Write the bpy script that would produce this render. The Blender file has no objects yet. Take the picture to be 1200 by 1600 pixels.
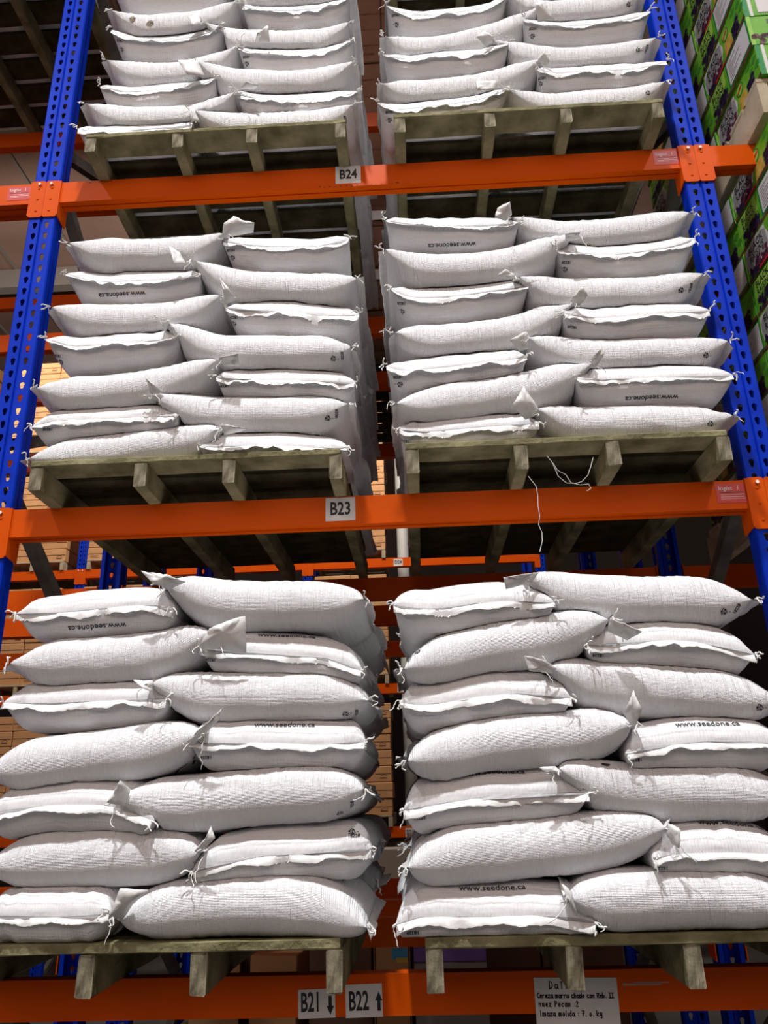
import bpy, math, random
import numpy as np
from mathutils import Vector, Matrix
from mathutils.bvhtree import BVHTree

S = bpy.context.scene
COL = S.collection
RNG = random.Random(7)

# ------------------------------------------------------------------ camera
FPX = 1210.0
CAM_Z = 1.69
YAW, PITCH, ROLL = (math.radians(a) for a in (-2.16, 20.2, -1.55))
def cam_axes():
    cy, sy, cp, sp, cr, sr = (math.cos(YAW), math.sin(YAW), math.cos(PITCH),
                              math.sin(PITCH), math.cos(ROLL), math.sin(ROLL))
    f = Vector((sy*cp, cy*cp, sp)); r = Vector((cy, -sy, 0)); u = r.cross(f)
    return cr*r + sr*u, -sr*r + cr*u, f
C_R, C_U, C_F = cam_axes()
C_POS = Vector((0, 0, CAM_Z))
cam_data = bpy.data.cameras.new('camera')
cam_data.sensor_fit = 'VERTICAL'
cam_data.sensor_height = 32.0
cam_data.lens = FPX / 1600.0 * 32.0
cam_data.clip_end = 100
cam = bpy.data.objects.new('camera', cam_data)
COL.objects.link(cam)
M3 = Matrix((C_R, C_U, -C_F)).transposed()
cam.matrix_world = Matrix.Translation(C_POS) @ M3.to_4x4()
S.camera = cam

# ------------------------------------------------------------------ light
W = bpy.data.worlds.new('hall_ambient'); S.world = W
W.use_nodes = True
W.node_tree.nodes['Background'].inputs[0].default_value = (1.0, 0.805, 0.72, 1)
W.node_tree.nodes['Background'].inputs[1].default_value = 1.55
def lamp(x, y, z, power, size=0.16, col=(0.98, 0.99, 1.0)):
    d = bpy.data.lights.new('high_bay_lamp', 'SPOT')
    d.energy = power; d.shadow_soft_size = size; d.color = col
    d.spot_size = math.radians(100); d.spot_blend = 1.0
    o = bpy.data.objects.new('high_bay_lamp', d); o.location = (x, y, z)
    COL.objects.link(o)
lamp(-0.50, -0.45, 9.1, 2350)
lamp(-4.3, -0.45, 9.1, 1250)
lamp(3.6, -0.45, 9.1, 1250)
def aisle_fill(x, y, z, power):
    d = bpy.data.lights.new('aisle_fill', 'SPOT'); d.energy = power; d.shadow_soft_size = 0.2; d.color = (1.0, 0.9, 0.8)
    d.spot_size = math.radians(165); d.spot_blend = 0.4
    o = bpy.data.objects.new('aisle_fill', d); o.location = (x, y, z); o.rotation_euler = (math.radians(76), 0, 0); COL.objects.link(o)
aisle_fill(-4.8, 6.2, 7.0, 290)          # added fill without a seen fixture; brightens the far goods and ceiling
aisle_fill(-0.4, 6.2, 7.0, 520)
S.view_settings.view_transform = 'Standard'
S.view_settings.look = 'None'
S.view_settings.gamma = 1.0
S.view_settings.use_curve_mapping = False
S.view_settings.exposure = 0.0

# ------------------------------------------------------------------ helpers
def ray(px, py):
    return (C_F + C_R*((px-600)/FPX) - C_U*((py-800)/FPX))
def at(px, py, Y):
    """the point of the vertical plane y=Y seen at a photograph pixel"""
    d = ray(px, py); return C_POS + d*(Y/d.y)
def sm(t): t = min(1, max(0, t)); return t*t*(3-2*t)

def new_mesh(name, verts, faces, mats=(), uvs=None, smooth=False, mat_idx=None):
    me = bpy.data.meshes.new(name)
    me.from_pydata([tuple(v) for v in verts], [], faces)
    for m in mats: me.materials.append(m)
    if uvs is not None:
        uvl = me.uv_layers.new(name='UVMap')
        li = np.empty(len(me.loops), dtype=np.int32); me.loops.foreach_get('vertex_index', li)
        uvl.data.foreach_set('uv', np.asarray(uvs, dtype=np.float32)[li].ravel())
    if smooth: me.polygons.foreach_set('use_smooth', [True]*len(me.polygons))
    if mat_idx is not None: me.polygons.foreach_set('material_index', mat_idx)
    me.update()
    return me
def link(name, me, parent=None, loc=None):
    o = bpy.data.objects.new(name, me); COL.objects.link(o)
    if parent is not None: o.parent = parent
    if loc is not None: o.location = loc
    return o
def thing(name, label, cat, loc=(0, 0, 0), rz=0, group=None):
    o = bpy.data.objects.new(name, None); COL.objects.link(o)
    o.empty_display_size = 0.05
    o.location = loc; o.rotation_euler = (0, 0, rz)
    o['label'] = label; o['category'] = cat
    if group: o['group'] = group
    return o
def tag(o, label, cat, group=None):
    o['label'] = label; o['category'] = cat
    if group: o['group'] = group
    return o
def struct(o):
    o['kind'] = 'structure'; return o
def dup(root, loc, label, group=None, rz=None):
    r = root.copy(); COL.objects.link(r); r.location = loc
    if rz is not None: r.rotation_euler = (0, 0, rz)
    r['label'] = label
    if group: r['group'] = group
    for ch in list(root.children):
        c = ch.copy(); COL.objects.link(c); c.parent = r
        for g in list(ch.children):
            d = g.copy(); COL.objects.link(d); d.parent = c
    return r

class MB:
    """collects simple shapes into one mesh"""
    def __init__(s): s.v = []; s.f = []
    def add(s, v, f):
        n = len(s.v); s.v += [tuple(p) for p in v]; s.f += [tuple(i+n for i in q) for q in f]
    def box(s, a, b, c=0.0, jit=0.0):
        x0, y0, z0 = a; x1, y1, z1 = b
        if c <= 0:
            v = [(x, y, z) for z in (z0, z1) for y in (y0, y1) for x in (x0, x1)]
            s.add(v, [(0, 2, 3, 1), (4, 5, 7, 6), (0, 1, 5, 4), (2, 6, 7, 3), (0, 4, 6, 2), (1, 3, 7, 5)])
            return
        idx = {}; v = []
        for sx in (0, 1):
            for sy in (0, 1):
                for sz in (0, 1):
                    X, Y, Z = (x1 if sx else x0), (y1 if sy else y0), (z1 if sz else z0)
                    ix, iy, iz = (-c if sx else c), (-c if sy else c), (-c if sz else c)
                    j = [RNG.uniform(-jit, jit) for _ in range(3)]
                    for k, p in enumerate(((X, Y+iy, Z+iz), (X+ix, Y, Z+iz), (X+ix, Y+iy, Z))):
                        idx[(sx, sy, sz, k)] = len(v); v.append((p[0]+j[0], p[1]+j[1], p[2]+j[2]))
        f = []
        g = lambda *a: idx[a]
        f.append([g(0,0,0,0), g(0,0,1,0), g(0,1,1,0), g(0,1,0,0)]); f.append([g(1,0,0,0), g(1,1,0,0), g(1,1,1,0), g(1,0,1,0)])
        f.append([g(0,0,0,1), g(1,0,0,1), g(1,0,1,1), g(0,0,1,1)]); f.append([g(0,1,0,1), g(0,1,1,1), g(1,1,1,1), g(1,1,0,1)])
        f.append([g(0,0,0,2), g(0,1,0,2), g(1,1,0,2), g(1,0,0,2)]); f.append([g(0,0,1,2), g(1,0,1,2), g(1,1,1,2), g(0,1,1,2)])
        for a in (0, 1):
            for b in (0, 1):
                q = [g(0,a,b,1), g(1,a,b,1), g(1,a,b,2), g(0,a,b,2)]; f.append(q if (a ^ b) else q[::-1])
                q = [g(a,0,b,0), g(a,1,b,0), g(a,1,b,2), g(a,0,b,2)]; f.append(q[::-1] if (a ^ b) else q)
                q = [g(a,b,0,0), g(a,b,1,0), g(a,b,1,1), g(a,b,0,1)]; f.append(q if (a ^ b) else q[::-1])
                for d in (0, 1):
                    q = [g(a,b,d,0), g(a,b,d,1), g(a,b,d,2)]; f.append(q if (a ^ b ^ d) else q[::-1])
        s.add(v, f)
    def prism(s, poly, axis, lo, hi):
        """closed polygon (2-D) extruded along axis 'x','y' or 'z'"""
        n = len(poly)
        def P(p, t): return {'x': (t, p[0], p[1]), 'y': (p[0], t, p[1]), 'z': (p[0], p[1], t)}[axis]
        v = [P(p, lo) for p in poly] + [P(p, hi) for p in poly]
        f = [tuple(range(n))[::-1], tuple(range(n, 2*n))]
        f += [(i, (i+1) % n, n+(i+1) % n, n+i) for i in range(n)]
        s.add(v, f)
    def strip(s, line, axis, lo, hi):
        n = len(line)
        def P(p, t): return {'x': (t, p[0], p[1]), 'y': (p[0], t, p[1]), 'z': (p[0], p[1], t)}[axis]
        s.add([P(p, lo) for p in line] + [P(p, hi) for p in line], [(i, i+1, n+i+1, n+i) for i in range(n-1)])
    def tube(s, pts, r, n=5):
        pts = [Vector(p) for p in pts]; rings = []
        for i, p in enumerate(pts):
            t = (pts[min(i+1, len(pts)-1)] - pts[max(i-1, 0)]).normalized()
            a = t.cross(Vector((0.31, 0.2, 0.93))).normalized(); b = t.cross(a)
            rings.append([p + (a*math.cos(2*math.pi*k/n) + b*math.sin(2*math.pi*k/n))*r for k in range(n)])
        v = [q for R in rings for q in R]; f = []
        for i in range(len(pts)-1):
            for k in range(n):
                f.append((i*n+k, i*n+(k+1) % n, (i+1)*n+(k+1) % n, (i+1)*n+k))
        f.append(tuple(range(n))[::-1]); f.append(tuple(range((len(pts)-1)*n, len(pts)*n)))
        s.add(v, f)
    def mesh(s, name, mat, smooth=False): return new_mesh(name, s.v, s.f, (mat,), smooth=smooth)
    def build(s, name, mat, parent=None, loc=None, smooth=False): return link(name, s.mesh(name, mat, smooth), parent, loc)

# ------------------------------------------------------------------ materials
def mat(name, col, rough=0.5, spec=0.5, metal=0.0):
    m = bpy.data.materials.new(name); m.use_nodes = True
    b = m.node_tree.nodes['Principled BSDF']
    b.inputs['Base Color'].default_value = (*col, 1); b.inputs['Roughness'].default_value = rough
    b.inputs['Metallic'].default_value = metal; b.inputs['Specular IOR Level'].default_value = spec
    return m
def nodes(m): return m.node_tree.nodes, m.node_tree.links, m.node_tree.nodes['Principled BSDF']
def noise_col(m, c1, c2, scale, vec='Object', stretch=(1, 1, 1), lo=0.35, hi=0.65, detail=6, bump=0.0, bdist=0.002, bscale=None):
    N, L, B = nodes(m)
    tc = N.new('ShaderNodeTexCoord'); mp = N.new('ShaderNodeMapping'); mp.inputs['Scale'].default_value = stretch
    L.new(tc.outputs[vec], mp.inputs['Vector'])
    nz = N.new('ShaderNodeTexNoise'); nz.inputs['Scale'].default_value = scale; nz.inputs['Detail'].default_value = detail
    L.new(mp.outputs[0], nz.inputs['Vector'])
    r = N.new('ShaderNodeValToRGB'); r.color_ramp.elements[0].position = lo; r.color_ramp.elements[1].position = hi
    r.color_ramp.elements[0].color = (*c1, 1); r.color_ramp.elements[1].color = (*c2, 1)
    L.new(nz.outputs['Fac'], r.inputs[0]); L.new(r.outputs[0], B.inputs['Base Color'])
    if bump:
        n2 = N.new('ShaderNodeTexNoise'); n2.inputs['Scale'].default_value = bscale or scale*3; n2.inputs['Detail'].default_value = 5
        L.new(mp.outputs[0], n2.inputs['Vector'])
        bp = N.new('ShaderNodeBump'); bp.inputs['Strength'].default_value = bump; bp.inputs['Distance'].default_value = bdist
        L.new(n2.outputs['Fac'], bp.inputs['Height']); L.new(bp.outputs[0], B.inputs['Normal'])
    return m

def sack_material():
    m = mat('woven_polypropylene', (0.83, 0.83, 0.845), 0.42, 0.45)
    N, L, B = nodes(m)
    tc = N.new('ShaderNodeTexCoord')
    mp = N.new('ShaderNodeMapping'); L.new(tc.outputs['UV'], mp.inputs['Vector'])
    # warp and weft tapes
    w1 = N.new('ShaderNodeTexWave'); w1.bands_direction = 'X'; w1.inputs['Scale'].default_value = 62; w1.inputs['Distortion'].default_value = 1.2
    w1.inputs['Detail'].default_value = 1; w1.inputs['Detail Scale'].default_value = 4
    w2 = N.new('ShaderNodeTexWave'); w2.bands_direction = 'Y'; w2.inputs['Scale'].default_value = 62; w2.inputs['Distortion'].default_value = 1.5
    w2.inputs['Detail'].default_value = 1; w2.inputs['Detail Scale'].default_value = 4
    # crimps running round the bag
    mpr = N.new('ShaderNodeMapping'); mpr.inputs['Scale'].default_value = (95, 7, 1); L.new(tc.outputs['UV'], mpr.inputs['Vector'])
    nr = N.new('ShaderNodeTexNoise'); nr.inputs['Scale'].default_value = 1.0; nr.inputs['Detail'].default_value = 3; L.new(mpr.outputs[0], nr.inputs['Vector'])
    # grain of the filling showing through
    ng = N.new('ShaderNodeTexNoise'); ng.inputs['Scale'].default_value = 110; ng.inputs['Detail'].default_value = 3
    nb = N.new('ShaderNodeTexNoise'); nb.inputs['Scale'].default_value = 16; nb.inputs['Detail'].default_value = 4
    for n in (w1, w2, ng, nb): L.new(mp.outputs[0], n.inputs['Vector'])
    def mix(a, b, fa, fb):
        x = N.new('ShaderNodeMath'); x.operation = 'MULTIPLY'; x.inputs[1].default_value = fa; L.new(a, x.inputs[0])
        y = N.new('ShaderNodeMath'); y.operation = 'MULTIPLY_ADD'; y.inputs[1].default_value = fb; L.new(b, y.inputs[0]); L.new(x.outputs[0], y.inputs[2])
        return y.outputs[0]
    h = mix(w1.outputs['Fac'], w2.outputs['Fac'], 0.20, 0.20)
    h = mix(h, nr.outputs['Fac'], 1.0, 2.3)
    h = mix(h, ng.outputs['Fac'], 1.0, 0.55)
    h = mix(h, nb.outputs['Fac'], 1.0, 1.6)
    bp = N.new('ShaderNodeBump'); bp.inputs['Strength'].default_value = 0.9; bp.inputs['Distance'].default_value = 0.0032
    L.new(h, bp.inputs['Height']); L.new(bp.outputs[0], B.inputs['Normal'])
    return m
M = {}
M['sack'] = sack_material()
M['hem'] = noise_col(mat('hem_tape', (0.8, 0.8, 0.8), 0.55), (0.72, 0.71, 0.70), (0.84, 0.83, 0.82), 30, bump=0.5, bdist=0.002, bscale=90)
M['thread'] = mat('sewing_thread', (0.82, 0.81, 0.78), 0.7)
M['scuff'] = mat('pale_scuff', (0.55, 0.26, 0.2), 0.7)
M['ink'] = mat('black_ink', (0.012, 0.012, 0.016), 0.5)
M['stain'] = noise_col(mat('mould_stain', (0.1, 0.07, 0.03), 0.8), (0.05, 0.03, 0.012), (0.42, 0.36, 0.24), 70)
M['orange'] = noise_col(mat('orange_paint', (0.8, 0.08, 0.001), 0.45, 0.10), (0.68, 0.082, 0.0008), (0.76, 0.098, 0.001), 6, stretch=(0.4, 1, 1), bump=0.05, bscale=120)
M['chip'] = mat('bare_steel_chip', (0.05, 0.03, 0.02), 0.7)
M['blue'] = noise_col(mat('blue_paint', (0.004, 0.05, 0.5), 0.48, 0.10), (0.0005, 0.028, 0.46), (0.001, 0.038, 0.56), 9, bump=0.05, bscale=140)
M['zinc'] = noise_col(mat('galvanised_steel', (0.3, 0.3, 0.28), 0.5, metal=0.3), (0.085, 0.08, 0.07), (0.16, 0.15, 0.135), 14)
M['bolt'] = mat('zinc_bolt', (0.75, 0.75, 0.75), 0.25, metal=0.9)
M['wood'] = noise_col(mat('weathered_green_wood', (0.3, 0.3, 0.2), 0.85, 0.2), (0.13, 0.12, 0.055), (0.31, 0.285, 0.16), 9, stretch=(1, 1, 1), bump=0.9, bdist=0.006, bscale=55)
M['wood_end'] = noise_col(mat('weathered_end_grain', (0.3, 0.3, 0.2), 0.9, 0.2), (0.085, 0.07, 0.045), (0.36, 0.325, 0.225), 38, stretch=(1, 1, 0.35), bump=1.0, bdist=0.008, bscale=70)
M['wood_shaded'] = noise_col(mat('shaded_inner_wood', (0.06, 0.05, 0.025), 0.9, 0.15), (0.035, 0.028, 0.012), (0.085, 0.072, 0.036), 9, bump=0.8, bdist=0.005, bscale=55)  # inner deck boards: shade inside the pallet put into the colour
M['wood_dry'] = noise_col(mat('dry_pallet_wood', (0.5, 0.42, 0.3), 0.85, 0.2), (0.38, 0.31, 0.20), (0.56, 0.48, 0.35), 8, bump=0.5, bdist=0.003, bscale=60)
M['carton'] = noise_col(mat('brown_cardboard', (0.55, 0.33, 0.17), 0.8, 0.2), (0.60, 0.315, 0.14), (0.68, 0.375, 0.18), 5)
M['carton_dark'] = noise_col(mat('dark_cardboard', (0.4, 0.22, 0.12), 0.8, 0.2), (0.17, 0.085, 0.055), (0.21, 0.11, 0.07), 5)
M['paper'] = noise_col(mat('white_paper', (0.75, 0.72, 0.72), 0.6), (0.70, 0.67, 0.67), (0.78, 0.76, 0.76), 12)
M['sticker'] = mat('red_sticker', (0.62, 0.035, 0.03), 0.35)
M['white_print'] = mat('white_print', (0.85, 0.8, 0.8), 0.5)
M['wrap'] = mat('grey_stretch_film', (0.32, 0.27, 0.22), 0.3)
M['pvc'] = mat('white_pipe', (0.75, 0.75, 0.72), 0.4)
M['violet'] = mat('violet_carton', (0.25, 0.12, 0.45), 0.5)
M['navy'] = mat('dark_blue_print', (0.02, 0.02, 0.08), 0.5)
M['skyblue'] = mat('blue_sticker', (0.05, 0.35, 0.65), 0.4)
M['yellow'] = mat('yellow_print', (0.75, 0.5, 0.05), 0.5)
M['leaf'] = noise_col(mat('green_printed_board', (0.2, 0.6, 0.05), 0.5, 0.15), (0.06, 0.30, 0.008), (0.20, 0.46, 0.03), 9, lo=0.3, hi=0.7)
M['lime'] = noise_col(mat('lime_print', (0.4, 0.7, 0.1), 0.5, 0.15), (0.20, 0.46, 0.04), (0.36, 0.58, 0.09), 14)
M['dgreen'] = mat('dark_green_print', (0.01, 0.22, 0.05), 0.5, 0.15)
M['leafd'] = mat('leaf_print', (0.04, 0.26, 0.02), 0.4)
M['white_box'] = mat('white_printed_board', (0.66, 0.63, 0.62), 0.5, 0.15)
M['grape'] = noise_col(mat('grape_print', (0.03, 0.02, 0.06), 0.5, 0.15), (0.008, 0.006, 0.02), (0.06, 0.035, 0.10), 90)
M['plum'] = noise_col(mat('raisin_print', (0.15, 0.03, 0.07), 0.5, 0.15), (0.05, 0.012, 0.03), (0.22, 0.05, 0.11), 80)
M['barrel'] = noise_col(mat('barrel_print', (0.6, 0.36, 0.06), 0.5, 0.15), (0.45, 0.25, 0.03), (0.68, 0.44, 0.10), 30, stretch=(1, 1, 4))
M['soil'] = noise_col(mat('brown_print', (0.1, 0.04, 0.03), 0.5, 0.15), (0.05, 0.018, 0.014), (0.16, 0.07, 0.05), 25)
M['redp'] = mat('red_print', (0.6, 0.02, 0.03), 0.5, 0.15)
M['concrete'] = noise_col(mat('concrete_floor', (0.4, 0.39, 0.37), 0.55), (0.085, 0.08, 0.075), (0.13, 0.125, 0.115), 2, bump=0.1)
M['panel'] = noise_col(mat('insulated_roof_panel', (0.4, 0.36, 0.32), 0.7), (0.25, 0.155, 0.12), (0.30, 0.19, 0.15), 1.5)
M['wall'] = mat('dark_wall_sheet', (0.075, 0.06, 0.055), 0.8, 0.1)
M['purlin'] = mat('roof_steel', (0.22, 0.20, 0.18), 0.6)

# ------------------------------------------------------------------ text
def text_polys(body, size, bold=0.0, sx=1.0, shear=0.0):
    """flat letters: returns verts (x right, y up, centred) and faces"""
    cu = bpy.data.curves.new('lettering', 'FONT'); cu.body = body; cu.size = size
    cu.align_x = 'CENTER'; cu.align_y = 'CENTER'; cu.offset = bold; cu.resolution_u = 2; cu.shear = shear
    ob = bpy.data.objects.new('lettering', cu); COL.objects.link(ob)
    me = bpy.data.meshes.new_from_object(ob.evaluated_get(bpy.context.evaluated_depsgraph_get()))
    v = [(p.co.x*sx, p.co.y) for p in me.vertices]; f = [tuple(p.vertices) for p in me.polygons]
    bpy.data.objects.remove(ob); bpy.data.meshes.remove(me); bpy.data.curves.remove(cu)
    return v, f
_tc = {}
def text_cached(*a):
    if a not in _tc: _tc[a] = text_polys(*a)
    return _tc[a]
def stroke_polys(lines, w):
    """polylines -> flat strokes of width w"""
    v = []; f = []
    for ln in lines:
        for (x0, y0), (x1, y1) in zip(ln[:-1], ln[1:]):
            dx, dy = x1-x0, y1-y0; d = math.hypot(dx, dy) or 1e-6
            ex, ey = dx/d*w*0.35, dy/d*w*0.35; nx, ny = -dy/d*w/2, dx/d*w/2
            n = len(v)
            v += [(x0-ex+nx, y0-ey+ny), (x0-ex-nx, y0-ey-ny), (x1+ex-nx, y1+ey-ny), (x1+ex+nx, y1+ey+ny)]
            f.append((n, n+1, n+2, n+3))
    return v, f
def flat_on(name, vf, origin, ux, uy, m, parent, off=0.0):
    """flat print laid on a plane: origin + x*ux + y*uy (parent-space)"""
    o, ux, uy = Vector(origin), Vector(ux), Vector(uy); n = ux.cross(uy).normalized()
    v = [o + ux*x + uy*y + n*off for x, y in vf[0]]
    return link(name, new_mesh(name, v, vf[1], (m,)), parent)
def rect(x0, y0, x1, y1): return [(x0, y0), (x1, y0), (x1, y1), (x0, y1)], [(0, 1, 2, 3)]
def merge(*vfs):
    v = []; f = []
    for a, b in vfs:
        n = len(v); v += list(a); f += [tuple(i+n for i in q) for q in b]
    return v, f
def shift(vf, dx, dy, s=1.0): return [(x*s+dx, y*s+dy) for x, y in vf[0]], vf[1]
def disc(x, y, rx, ry=None, n=12):
    ry = ry or rx
    return [(x+rx*math.cos(2*math.pi*k/n), y+ry*math.sin(2*math.pi*k/n)) for k in range(n)], [tuple(range(n))]

# ------------------------------------------------------------------ hall
RACK_Y = 2.35            # front plane of the near rack
LEVEL = {'21': 0.0, '22': 1.25, '23': 2.615, '24': 3.988, '25': 5.358}
POSTS = (-3.885, -1.378, 1.128, 3.635)
mb = MB(); mb.box((-12, -5, -0.1), (8, 20, 0.0)); struct(mb.build('floor', M['concrete']))
mb = MB()
mb.box((-12, -5, 9.3), (8, 20, 9.4)); cei = struct(mb.build('ceiling', M['panel']))
for i in range(20):
    mb = MB(); mb.box((-11.8+i*1.0, -4.9, 9.27), (-11.8+i*1.0+0.03, 19.9, 9.30)); mb.build('panel_joint', M['purlin'], cei)
for y in (-1.8, 1.0, 3.8, 6.6, 9.4, 12.2):
    mb = MB(); mb.box((-12, y, 8.95), (8, y+0.16, 9.27)); mb.build('purlin', M['purlin'], cei)
mb = MB(); mb.box((-12, 20, 0), (8, 20.1, 9.4)); struct(mb.build('wall_back', M['wall']))
mb = MB(); mb.box((-12.1, -5, 0), (-12, 20, 9.4)); struct(mb.build('light_stop_wall_left', M['wall']))  # added to stop ambient light entering from the left
mb = MB(); mb.box((8, -5, 0), (8.1, 20, 9.4)); struct(mb.build('light_stop_wall_right', M['wall']))  # added to stop ambient light entering from the right
mb = MB(); mb.box((-12, -5.1, 0), (8, -5, 4.6)); struct(mb.build('light_stop_wall_front', M['wall']))      # added out of view to block low ambient light; open above

# ------------------------------------------------------------------ rack frames
def upright_mesh():
    mb = MB()
    H = 124; p = 0.05
    hole = []
    for a in (150, 110, 70, 30, 0): hole.append((0.0088*math.cos(math.radians(a)), 0.005+0.0088*math.sin(math.radians(a))))
    hole += [(0.0068, -0.003), (0.0048, -0.012), (0.0022, -0.0155), (-0.0022, -0.0155), (-0.0048, -0.012), (-0.0068, -0.003), (-0.0088, 0.005)]
    def proj(q, cx0, cx1):
        a = math.atan2(q[1], q[0]); c, s = math.cos(a), math.sin(a)
        t = min((cx1 if c > 0 else -cx0)/abs(c) if abs(c) > 1e-9 else 9, 0.025/abs(s) if abs(s) > 1e-9 else 9)
        return (c*t, s*t)
    for hx, x0, x1 in ((-0.0235, -0.0400, -0.0070), (0.0235, 0.0070, 0.0400)):
        pts = list(hole)
        out = [proj(q, x0-hx, x1-hx) for q in pts]
        crn = [(x1-hx, 0.025), (x0-hx, 0.025), (x0-hx, -0.025), (x1-hx, -0.025)]
        ang = lambda q: math.atan2(q[1], q[0])
        for k in range(H):
            z = k*p; n = len(pts)
            base = [(hx+q[0], 0, z+q[1]) for q in pts] + [(hx+q[0], 0, z+q[1]) for q in out] + [(hx+q[0], 0, z+q[1]) for q in crn]
            f = []
            for i in range(n):
                j = (i+1) % n
                q = [i, n+i]
                a0, a1 = ang(out[i]), ang(out[j])     # clockwise order
                for ci, c in enumerate(crn):
                    ac = ang(c); d = (a0-ac) % (2*math.pi); D = (a0-a1) % (2*math.pi)
                    if 1e-6 < d < D-1e-6: q.append(2*n+ci)
                q += [n+j, j]; f.append(tuple(q))
            mb.add(base, f)
    zb, zt = -0.025, (H-0.5)*p
    for s in (1, -1):
        mb.strip([(s*0.0400, 0), (s*0.0480, 0), (s*0.0515, 0.004), (s*0.0515, 0.026), (s*0.0460, 0.034), (s*0.0460, 0.070), (s*0.030, 0.070)], 'z', zb, zt)
    mb.strip([(-0.007, 0), (-0.0045, 0.006), (0.0045, 0.006), (0.007, 0)], 'z', zb, zt)
    return mb.mesh('perforated_post', M['blue'])
POST_ME = upright_mesh()
def post_obj(parent, loc, rz=0):
    o = link('perforated_post', POST_ME, parent, loc); o.rotation_euler = (0, 0, rz)
    md = o.modifiers.new('sheet', 'SOLIDIFY'); md.thickness = 0.0022; md.offset = 0
    return o
def rack_frame(x, y0, label, depth=1.06, zph=0.025, post_top=True):
    t = thing('rack_upright', label, 'rack upright', (x, y0, 0), group='upright frames of the pallet racks')
    post_obj(t, (0, 0, zph)); post_obj(t, (0, depth, zph), math.pi)
    for z in (1.36, 2.72, 4.10, 5.42):
        for (ya, za), (yb, zb) in (((0.05, z), (depth-0.05, z-0.62)), ((depth-0.05, z-0.68), (0.05, z-1.22))):
            mb = MB(); d = Vector((0, yb-ya, zb-za)); L = d.length
            mb.prism([(-0.022, -0.021), (0.022, -0.021), (0.022, 0.021), (0.018, 0.021), (0.018, -0.017), (-0.018, -0.017), (-0.018, 0.021), (-0.022, 0.021)], 'y', 0, L)
            o = mb.build('brace', M['zinc'], t, (0, ya, za)); o.rotation_euler = (math.atan2(d.z, d.y), 0, 0)
    mb = MB(); mb.box((-0.07, -0.03, 0), (0.07, 0.1, 0.008), 0.002); mb.build('foot_plate', M['blue'], t)
    mb = MB(); mb.box((-0.07, depth-0.1, 0), (0.07, depth+0.03, 0.008), 0.002); mb.build('foot_plate', M['blue'], t)
    return t
for x, z, lab in ((POSTS[1], 0.035, 'blue perforated rack frame left of the stacked sacks'),
                  (POSTS[2], 0.024, 'blue perforated rack frame right of the sacks, beside the black raisin boxes')):
    rack_frame(x, RACK_Y, lab, 1.06, z)

# ------------------------------------------------------------------ beams
def beam_meshes(W):
    L = W-0.106
    mb = MB()
    mb.prism([(0, 0), (0.05, 0), (0.05, -0.101), (0.026, -0.101), (0.026, -0.0955), (0.0235, -0.0955), (0.0235, -0.097), (0.0, -0.097), (0.0, -0.001)], 'x', -L/2, L/2)
    body = mb.mesh('beam_body', M['orange'])
    def conn(s):
        mb = MB()
        r = 0.009; a, b = 0.0005, 0.0555
        poly = []
        z0, z1 = -0.168, 0.006
        for cx, cz, a0 in ((b-r, z1-r, 0), (a+r, z1-r, 90), (a+r, z0+r, 180), (b-r, z0+r, 270)):
            for k in range(4):
                t = math.radians(a0+k*30); poly.append((cx+r*math.cos(t), cz+r*math.sin(t)))
        # local x runs outwards from the beam end
        mb.prism([(s*(p[0]-0.003), p[1]) for p in poly] if s > 0 else [(s*(p[0]-0.003), p[1]) for p in poly][::-1], 'y', -0.0065, -0.0025)
        xs = sorted((s*-0.0065, s*-0.0015))
        q = [(-0.0065, 0.004), (0.068, 0.004), (0.068, -0.168), (-0.0065, -0.160)]
        mb.prism(q, 'x', xs[0], xs[1])
        return mb.mesh('end_connector', M['orange'])
    return body, conn(-1), conn(1), L
def rivets(s):
    mb = MB()
    for z in (0.0,):
        cx = s*0.027
        ring = [(cx+0.0055*math.cos(k*math.pi/4), -0.0068, z+0.0055*math.sin(k*math.pi/4)) for k in range(8)]
        rin = [(cx+0.0032*math.cos(k*math.pi/4), -0.0092, z+0.0032*math.sin(k*math.pi/4)) for k in range(8)]
        mb.add(ring+rin, [(k, (k+1) % 8, 8+(k+1) % 8, 8+k) for k in range(8)] + [tuple(range(8, 16))])
    return mb.mesh('rivet', M['orange'])
def bolt_mesh(s):
    mb = MB(); cx = s*0.030; z = -0.012
    mb.prism([(cx+0.0062*math.cos(k*math.pi/3), z+0.0062*math.sin(k*math.pi/3)) for k in range(6)], 'y', -0.014, -0.0064)
    return mb.mesh('safety_bolt', M['bolt'])
BEAM = {}
def rack_beam(x0, x1, y, z, label, back=False, group='orange beams of the pallet racks'):
    key = round(x1-x0, 3)
    if key not in BEAM: BEAM[key] = beam_meshes(x1-x0)
    body, cl, cr, L = BEAM[key]
    t = thing('rack_beam', label, 'beam', ((x0+x1)/2, y, z), math.pi if back else 0, group); t['kind'] = 'thing'
    link('beam_body', body, t)
    for s, me in ((-1, cl), (1, cr)):
        c = link('end_connector', me, t, (s*L/2, 0, 0))
        
        for z_ in (-0.030, -0.082, -0.138): link('rivet', RIV[s], c, (0, 0, z_))
        link('safety_bolt', BLT[s], c)
    return t, L
RIV = {s: rivets(s) for s in (-1, 1)}; BLT = {s: bolt_mesh(s) for s in (-1, 1)}

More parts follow.
